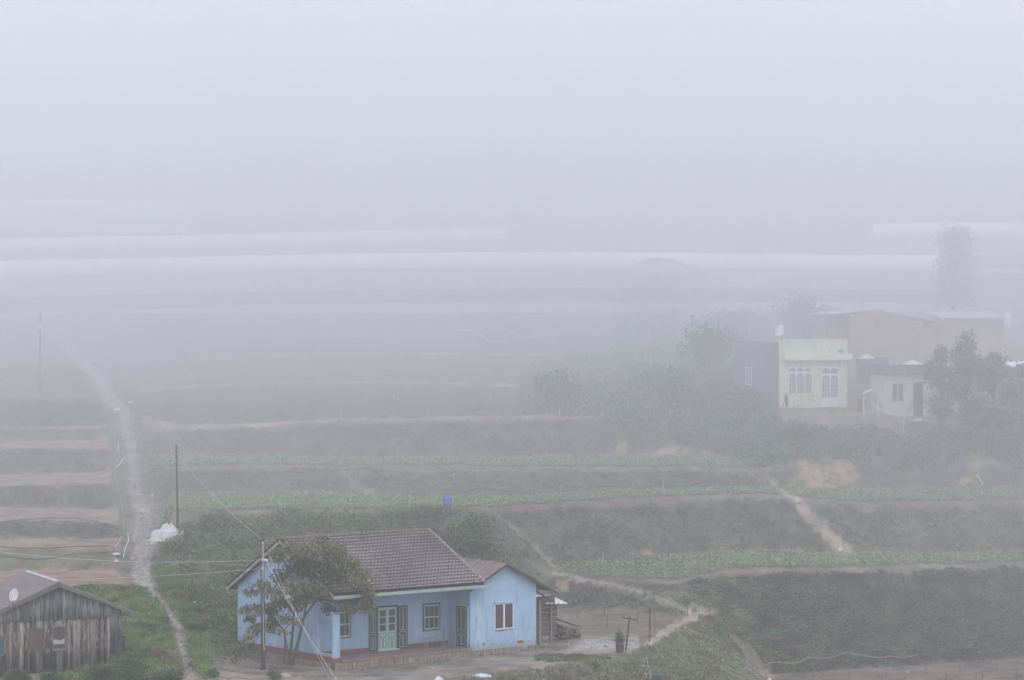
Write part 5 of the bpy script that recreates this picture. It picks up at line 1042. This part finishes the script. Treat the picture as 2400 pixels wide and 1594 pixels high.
# small white house
wa_ = math.radians(14); wo, U, V_, H = frame_of(2073, 968, 216, wa_)
wh = empty('white_cottage', wo, wa_, 'tiny flat roofed whitewashed house between the green house and the trees', 'house')
WW = mat('old_whitewash',(.66,.64,.62),(.56,.54,.53),1.6,.9,c3=(.42,.40,.34),s3=.8,t3=.62); GC = mat('grey_concrete',(.20,.20,.20),(.14,.14,.14),3)
uR = U(2179); tp_ = H(878); ud0, ud1 = U(2141), U(2164)
w0, w1, wz0, wz1 = U(2090), U(2119), H(938,1), H(898,1)
MB().box((0,0,-.3),(w0,.15,tp_)).box((w0,0,-.3),(w1,.15,wz0)).box((w0,0,wz1),(w1,.15,tp_)).box((w1,0,-.3),(ud0,.15,tp_)).box((ud1,0,-.3),(uR,.15,tp_)).box((ud0,0,H(897,2)),(ud1,.15,tp_)).box((.01,.151,-.3),(.15,3,tp_)).box((uR-.15,.151,-.3),(uR-.01,3,tp_)).build('wall', WW, wh)
MB().box((-.12,-.35,tp_),(uR+.12,3.1,tp_+.1)).box((-.12,-.35,tp_+.101),(uR+.12,-.2,H(855))).box((-.12,-.199,tp_+.101),(0,3.1,H(855))).box((uR,-.199,tp_+.101),(uR+.12,3.1,H(855))).build('flat_roof', GC, wh)
dm = MB().box((ud0+.02,.08,-.25),(ud1-.02,.12,H(897,2)-.02)).build('door', mat('dark_door',(.09,.08,.085),(.06,.055,.06),5), wh)
m = MB(); m.box((w0+.02,.02,wz0+.02),(w0+.08,.1,wz1-.02)); m.box((w1-.08,.02,wz0+.02),(w1-.02,.1,wz1-.02)); m.box(((w0+w1)/2-.04,.02,wz0+.02),((w0+w1)/2+.04,.1,wz1-.02)); m.box((w0+.081,.02,wz1-.08),((w0+w1)/2-.041,.1,wz1-.02)); m.box(((w0+w1)/2+.041,.02,wz1-.08),(w1-.081,.1,wz1-.02)); wn = m.build('window', WW, wh)
MB().box((w0+.02,.101,wz0+.02),(w1-.02,.12,wz1-.02)).build('pane', GP, wn)
m = MB()
for k in range(9): uu = w0+.1+k*(w1-w0-.2)/8; m.box((uu,.04,wz0+.03),(uu+.02,.06,wz1-.09))
m.build('grille', POLEC, wn)
MB().box((w0-.06,-.05,wz0-.06),(w1+.06,-.001,wz0-.005)).build('sill', mat('rust_sill',(.35,.24,.18)), wh)
cloth('striped_tarpaulin', 0, 0, 1.45, .26, 'pale blue and white striped bundle lying on the roof of the white cottage', mat('striped',(.55,.58,.68),(.72,.72,.76),1.5,stretch=(1,6,6)), loc=px(2139,856,217), seed=21, lumps=1.6)
cloth('white_sacks', 0, 0, 1.2, .24, 'pile of pale sacks above the wall between the two houses', BAG, loc=px(2031,840,224), seed=22, cat='sacks', lumps=1.6)
MB_ = MB().box((-.9,0,-1.9),(1.6,.2,0)).build('yard_wall', GC, loc=px(2035,838,226)); tag(MB_, 'dark low wall between the green house and the white cottage', 'wall')
pb = G(2119.5,1018); hh = px(0,866,pb.y).z-pb.z; tag(MB().tube([(-.05,0,-.2),(.0,0,hh*.5),(.06,0,hh)], .035, 6, .025).build('white_pole', mat('whitish_pole',(.62,.6,.6)), loc=pb), 'tall thin white pole standing before the white cottage', 'pole')
rk = px(2035,972,213.5); rk_ = empty('drying_rack', rk, 0, 'light metal frame topped with a pale sheet beside the white cottage', 'rack')
m = MB(); 
for sx in (-.3,.75):
    for sy in (0,.5): m.tube([(sx,sy,-.2),(sx,sy,1.25)], .018, 5)
m.tube([(-.3,0,.1),(.75,0,.1)], .018, 5).tube([(-.3,0,.25),(.75,0,.25)], .018, 5).tube([(-.3,0,1.25),(.75,0,1.25)], .018, 5).tube([(-.3,.5,1.25),(.75,.5,1.25)], .018, 5); m.build('frame', GW, rk_)
vs = []; fs = []
for k in range(15):
    a = k/14; vs += [(-.4+1.35*a,-.15,1.25+.5*math.sin(math.pi*(.12+a*.8))+.03*math.cos(k*2)),(-.35+1.3*a,.65,1.3+.5*math.sin(math.pi*(.12+a*.8)))]
for k in range(14): fs.append((2*k,2*k+2,2*k+3,2*k+1))
o = MB().add(vs, fs).build('cover', BAG, rk_); so = o.modifiers.new('t','SOLIDIFY'); so.thickness = .01
tag(MB().lathe([(0,0),(.2,0),(.22,.1),(.21,.75),(.17,.9),(0,.92)], n=12).build('red_bin', mat('faded_red',(.32,.10,.09)), loc=px(2017,967,214.5)), 'faded red bin standing beside the metal rack', 'bin')
m = MB()
for k in range(5): m.box((-.7+.08*k,-.1+.07*k,-.05+.035*k),(.6+.12*k,0.05+.07*k,-.02+.035*k))
tag(m.build('plank_pile', mat('yellow_plank',(.45,.38,.22),(.32,.27,.17),4), loc=px(1981,974,214)), 'low pile of yellowish planks on the ground before the green house', 'planks')
# brick buildings
BK = mat('pale_brick',(.38,.23,.19),(.33,.20,.17),2,.9,c3=(.43,.27,.23),s3=.5,t3=.55); TR_ = mat('fibre_roof',(.42,.40,.42),(.34,.32,.34),2,.7)
bo, U, V_, H = frame_of(1992, 875, 240, math.radians(10)); bk = empty('brick_house', bo, math.radians(10), 'unplastered red brick building behind the white cottage', 'house')
b1, b2 = U(2075), U(2160)
MB().prism([(0,0,-.5),(b2,0,-.5),(b2,0,H(757,b2)),(U(2108),0,H(738)),(U(2070),0,H(728)),(0,0,H(737))], (0,6,0)).build('wall', BK, bk)
MB().prism([(U(2100),-.25,H(735)),(U(2237),-.25,H(759)),(U(2237),-.25,H(762)),(U(2100),-.25,H(738))], (0,5,0)).build('roof', TR_, bk)
MB().box((b2+.001,.3,-.5),(U(2210),5,H(765))).build('side_room', BK, bk)
MB().prism([(U(1950),-.1,H(735)),(U(2068),-.1,H(724)),(U(2068),-.1,H(727)),(U(1950),-.1,H(738))], (0,6.3,0)).build('metal_roof', TR_, bk)
for xa, xb in ((2048,2060),(2166,2182)): MB().box((U(xa),-.02 if xa < 2100 else .27,H(772)),(U(xb),-.001 if xa < 2100 else .299,H(750))).build('window', mat('dim_opening',(.2,.13,.13)), bk)
bo, U, V_, H = frame_of(2212, 830, 252, math.radians(8)); bk2 = empty('brick_outbuilding', bo, math.radians(8), 'long low brick outbuilding with a grey sheet roof at the far right', 'outbuilding')
MB().box((0,0,-1),(U(2352),4,H(745))).build('wall', BK, bk2); MB().prism([(-.3,-.4,H(745)),(-.3,4.4,H(731)),(-.3,4.4,H(734)),(-.3,-.4,H(748))], (U(2357)+.3,0,0)).build('roof', TR_, bk2)
MB().box((U(2353),-.4,H(764)),(U(2366),-.2,H(730))).build('water_tank', GW, bk2)
m = MB(); o_, U, V_, H = frame_of(2300, 900, 222, math.radians(5)); sh = empty('pale_shed', o_, math.radians(5), 'shed with a white sheet roof behind the right hand trees', 'shed')
MB().box((0,0,-2),(4.5,3,H(860))).build('wall', GC, sh); MB().prism([(-.5,-.3,H(858)),(-.5,3.2,H(849)),(-.5,3.2,H(852)),(-.5,-.3,H(861))], (5.4,0,0)).build('roof', WHITE, sh)

# ---------------------------------------------------------------- greenhouses
m_, n_, b_ = base('greenhouse_film', .55, .3); b_.inputs['Base Color'].default_value = (.80,.81,.84,1); FILM = m_
FW = mat('film_wall',(.68,.71,.76),(.60,.63,.68),.3,.6); FWP = mat('film_skirt',(.64,.68,.74),(.58,.62,.68),.3,.6); NETW = mat('insect_net',(.26,.26,.29),(.32,.32,.35),.3); STL = mat('steel_post',(.50,.50,.52))
def greenhouse(name, label, st, Z0, depth, rise, posts=True, step=2.6):
    """st: list of (px column, image row of wall top, image row of the base)"""
    xs = [a[0] for a in st]; x0, x1 = xs[0], xs[-1]; n = int((x1-x0)/F*Z0/.65); org = px(x0, np.interp(x0, xs, [a[2] for a in st]), Z0)
    o = empty(name, org, 0, label, 'greenhouse'); V = []; Fc = []; na = 12; wt = []; wb_ = []
    for i in range(n+1):
        x = x0+(x1-x0)*i/n; T = px(x, np.interp(x, xs, [a[1] for a in st]), Z0)-org; B = px(x, np.interp(x, xs, [a[2] for a in st]), Z0)-org; wt.append(T); wb_.append(B)
        rip = .07*abs(math.sin(math.pi*i*.65/step))+.03*math.sin(i*.37)
        for k in range(na+1):
            an = math.pi*k/na; V.append((T.x, T.y+depth/2-depth/2*math.cos(an), T.z+rise*math.sin(an)**.8-rip*math.sin(an)))
    for i in range(n):
        for k in range(na): Fc.append((i*(na+1)+k, (i+1)*(na+1)+k, (i+1)*(na+1)+k+1, i*(na+1)+k+1))
    me = npmesh('roof_film', V, Fc, FILM, None, True); link('roof_film', me, o)
    def band(f0, f1, mt, nm, dy=0.0):
        vs = []; fs = []
        for i in range(n+1):
            T, B = wt[i], wb_[i]
            for f in (f0, f1): vs.append((T.x, T.y+dy+.04*math.sin(i*1.7), B.z+(T.z-B.z)*f))
        for i in range(n): fs.append((2*i,2*i+2,2*i+3,2*i+1))
        MB().add(vs, fs).build(nm, mt, o)
    band(.55,1.0,FW,'upper_curtain'); band(.24,.55,NETW,'net_band',.08); band(-.05,.24,FWP,'skirt',.02)
    for sgn, T, B in ((0, wt[0], wb_[0]), (1, wt[-1], wb_[-1])):
        P = [(T.x, T.y, B.z-.2), (T.x, T.y+depth, B.z-.2)]+[(T.x, T.y+depth/2-depth/2*math.cos(math.pi*k/10), T.z+rise*math.sin(math.pi*k/10)**.8) for k in range(10,-1,-1)]
        MB().prism(P, (.05 if sgn == 0 else -.05,0,0)).build('end_wall', FW, o)
    if posts:
        k = 0; d = step/.65
        while k*d < n:
            i = int(k*d); T, B = wt[i], wb_[i]; p = MB().tube([(T.x,T.y-.08,B.z-.2),(T.x,T.y-.08,T.z)], .05, 5).build('post', STL, o); k += 1
    return o
greenhouse('greenhouse', 'very long white plastic greenhouse stretching across the picture in the fog', [(-160,652,770),(0,646,763),(550,634,744),(900,628,737),(1300,625,734),(1700,628,733),(2225,634,735)], 291, 8.5, 1.55)
greenhouse('greenhouse', 'second long greenhouse just behind and above the left part of the first', [(-160,596,660),(0,588,655),(550,578,650),(1190,562,642)], 322, 8.5, 1.5, True, 3.2)
greenhouse('greenhouse', 'greenhouse behind the tall foggy tree at the right edge', [(2048,556,655),(2200,553,655),(2620,552,655)], 318, 8.5, 1.6, True, 3.2)
greenhouse('greenhouse', 'farthest faint greenhouse at the left, almost lost in fog', [(-160,498,600),(0,498,600),(300,502,600),(425,506,600)], 372, 9, 1.9, False)
go = px(1545,700,286.5); ar = empty('arched_porch', go, 0, 'arched entrance bay standing out from the long greenhouse', 'greenhouse entrance'); R = 70/F*286.5
P = [(-R,0,px(0,640,286.5).z-go.z)]+[(-R*math.cos(math.pi*k/12),0,px(0,640,286.5).z-go.z+1.45*math.sin(math.pi*k/12)) for k in range(1,12)]+[(R,0,px(0,640,286.5).z-go.z)]
MB().prism(P, (0,3.5,0)).build('arch_panel', mat('arch_film',(.80,.80,.84),(.74,.75,.79)), ar); zt = P[0][2]
MB().tube([(0,-.05,-2.9),(0,-.05,zt+1.4)], .06, 5).tube([(-R,-.05,-2.5),(-R,-.05,zt)], .05, 5).tube([(R,-.05,-2.5),(R,-.05,zt)], .05, 5).tube([(p[0],-.05,p[2]) for p in P], .05, 5).build('frame', STL, ar)
tag(hose([(1860,690),(1885,665),(1910,642)], .05, 'white_pipe', 'slanting white pipe leaning before the long greenhouse', WHITE, .2, 'pipe'))

# ---------------------------------------------------------------- person in the lower right field
hp = px(1803,1590,160); fz = gz(hp.x, hp.y)
person = empty('person', (hp.x, hp.y, fz), .4, 'person in dark clothes and a pale brimmed hat at the bottom edge', 'person')
HT = px(1803,1590,160).z-fz+.0; HT = max(1.5, HT)
J = {'pel':(0,0,.93),'ch':(0,.02,1.28),'nk':(0,0,1.45),'hd':(0,-.02,1.56),'ht':(0,-.02,1.68),'lh':(-.1,0,.9),'lk':(-.12,-.05,.48),'la':(-.12,.0,.08),'lt':(-.12,-.16,.03),'rh':(.1,0,.9),'rk':(.13,-.03,.48),'ra':(.13,.04,.08),'rt':(.14,-.12,.03),
     'ls':(-.19,.02,1.38),'le':(-.27,-.02,1.10),'lw':(-.24,-.2,.9),'lf':(-.23,-.28,.85),'rs':(.19,.02,1.38),'re':(.27,-.02,1.10),'rw':(.24,-.2,.92),'rf':(.23,-.28,.87)}
rad = {'pel':.15,'ch':.155,'nk':.055,'hd':.085,'ht':.075,'lh':.09,'lk':.06,'la':.045,'lt':.035,'rh':.09,'rk':.06,'ra':.045,'rt':.035,'ls':.06,'le':.045,'lw':.032,'lf':.025,'rs':.06,'re':.045,'rw':.032,'rf':.025}
E_ = [('pel','ch'),('ch','nk'),('nk','hd'),('hd','ht'),('pel','lh'),('lh','lk'),('lk','la'),('la','lt'),('pel','rh'),('rh','rk'),('rk','ra'),('ra','rt'),('ch','ls'),('ls','le'),('le','lw'),('lw','lf'),('ch','rs'),('rs','re'),('re','rw'),('rw','rf')]
ks = list(J); me = bpy.data.meshes.new('body'); sc2 = HT/1.72; me.from_pydata([tuple(c*sc2 for c in J[k]) for k in ks], [(ks.index(a), ks.index(b)) for a, b in E_], [])
ob = link('body', me, person); me.materials.append(mat('dark_clothes',(.05,.05,.07),(.07,.07,.09),6)); sm = ob.modifiers.new('skin','SKIN')
for i, k in enumerate(ks): me.skin_vertices[0].data[i].radius = (rad[k]*sc2, rad[k]*sc2); me.skin_vertices[0].data[i].use_root = (i == 0)
ob.modifiers.new('sub','SUBSURF').render_levels = 1
MB().lathe([(.0005,.13),(.07,.13),(.10,.10),(.105,.02),(.13,.0),(.22,-.02),(.215,-.03),(.1,-.01)], c=(0,-.02*sc2,1.62*sc2), n=18).build('hat', mat('straw_hat',(.55,.46,.36),(.45,.37,.3),12), person, True)
# pale sheet at the lower right corner
tag(MB().prism([(0,0,0),(3.0,-.2,0),(3.2,-3,0),(-.3,-2.6,0)], (0,0,.25)).build('seedbed_cover', mat('teal_film',(.30,.38,.38),(.34,.42,.42),1,.4,.4), loc=G(2300,1600)-Vector((0,0,.1))), 'pale teal plastic seedbed cover at the lower right corner', 'plastic cover')

# ---------------------------------------------------------------- haze and fog
def volbox(name, dens, colr, front, label=None):
    m = bpy.data.materials.new(name+'_air'); m.use_nodes = True; n = m.node_tree; n.nodes.clear(); o = n.nodes.new('ShaderNodeOutputMaterial'); v = n.nodes.new('ShaderNodeVolumePrincipled')
    v.inputs['Density'].default_value = dens; v.inputs['Color'].default_value = (*colr, 1); v.inputs['Anisotropy'].default_value = 0
    n.links.new(v.outputs[0], o.inputs['Volume'])
    x1, y1, z0, z1 = front['x'], front['y1'], front['z0'], front['z1']
    if front.get('lump'):
        nx, nzv = 60, 5; vs = []; fs = []
        for i in range(nx+1):
            for j in range(nzv+1):
                X = -x1+2*x1*i/nx; Z = z0+(z1-z0)*j/nzv; vs.append((X, front['y0']+max(-22, min(22, .10*X))+front['lump']*math.sin(X*.045+j*1.1)*math.cos(j*.9+i), Z))
        nf = len(vs)
        for i in range(nx+1):
            for j in range(nzv+1): vs.append((-x1+2*x1*i/nx, y1, z0+(z1-z0)*j/nzv))
        g = lambda b, i, j: b*nf+i*(nzv+1)+j
        for i in range(nx):
            for j in range(nzv): fs.append((g(0,i,j),g(0,i+1,j),g(0,i+1,j+1),g(0,i,j+1))); fs.append((g(1,i,j),g(1,i,j+1),g(1,i+1,j+1),g(1,i+1,j)))
            fs.append((g(0,i,0),g(1,i,0),g(1,i+1,0),g(0,i+1,0))); fs.append((g(0,i,nzv),g(0,i+1,nzv),g(1,i+1,nzv),g(1,i,nzv)))
        for j in range(nzv): fs.append((g(0,0,j),g(0,0,j+1),g(1,0,j+1),g(1,0,j))); fs.append((g(0,nx,j),g(1,nx,j),g(1,nx,j+1),g(0,nx,j+1)))
        o = MB().add(vs, fs).build(name, m)
    else: o = MB().box((-x1, front['y0'], z0), (x1, y1, z1)).build(name, m)
    return tag(o, label, 'fog' if label else None, kind='stuff')
HC = (.888,.893,.940)
volbox('haze', .0009, HC, dict(x=440, y0=-12, y1=800, z0=-27.5, z1=50), 'thin pale mist filling the whole valley')
volbox('fog_bank', .0120, HC, dict(x=438, y0=165, y1=798, z0=-27, z1=49, lump=5), 'bank of fog lying on the terraces above the blue house')
volbox('fog_bank', .0018, HC, dict(x=436, y0=226, y1=796, z0=-26.5, z1=48, lump=6), 'thicker fog bank hiding the upper hillside and greenhouses')
def fogpatch(c, r, dens, label):
    s_ = MB().lathe([(max(.001, math.sin(math.pi*k/16)), -math.cos(math.pi*k/16)) for k in range(17)], n=28)
    s_.v = [(x*r[0]*(1+.12*math.sin(3*x+2*z)), y*r[1], z*r[2]) for x, y, z in s_.v]
    o = s_.build('fog_patch', bpy.data.objects['fog_bank'].data.materials[0].copy(), loc=c); m = o.data.materials[0]
    [n for n in m.node_tree.nodes if n.type == 'PRINCIPLED_VOLUME'][0].inputs['Density'].default_value = dens
    return tag(o, label, 'fog', kind='stuff')
fogpatch(px(420,780,262), (26,24,8), .006, 'soft thicker patch of fog drifting over the upper left terraces')
fogpatch(px(60,880,232), (13,14,5.5), .007, 'soft thicker patch of fog at the far left edge')
fogpatch(px(1330,600,300), (34,26,7), .007, 'soft thicker patch of fog over the middle of the long greenhouse')
# look-alikes in a row: say which one it is by its place in the row
ORDN = 'first second third fourth fifth sixth seventh eighth ninth tenth eleventh twelfth thirteenth fourteenth fifteenth sixteenth'.split()
rows_ = {}
for o in COL.objects:
    if o.parent is None and 'group' in o: rows_.setdefault((o['group'], o['label']), []).append(o)
for (g_, l_), os_ in rows_.items():
    if 1 < len(os_) <= 16:
        for k, o in enumerate(sorted(os_, key=lambda o: o.location.x/o.location.y)): o['label'] = l_+', '+ORDN[k]+' from the left'
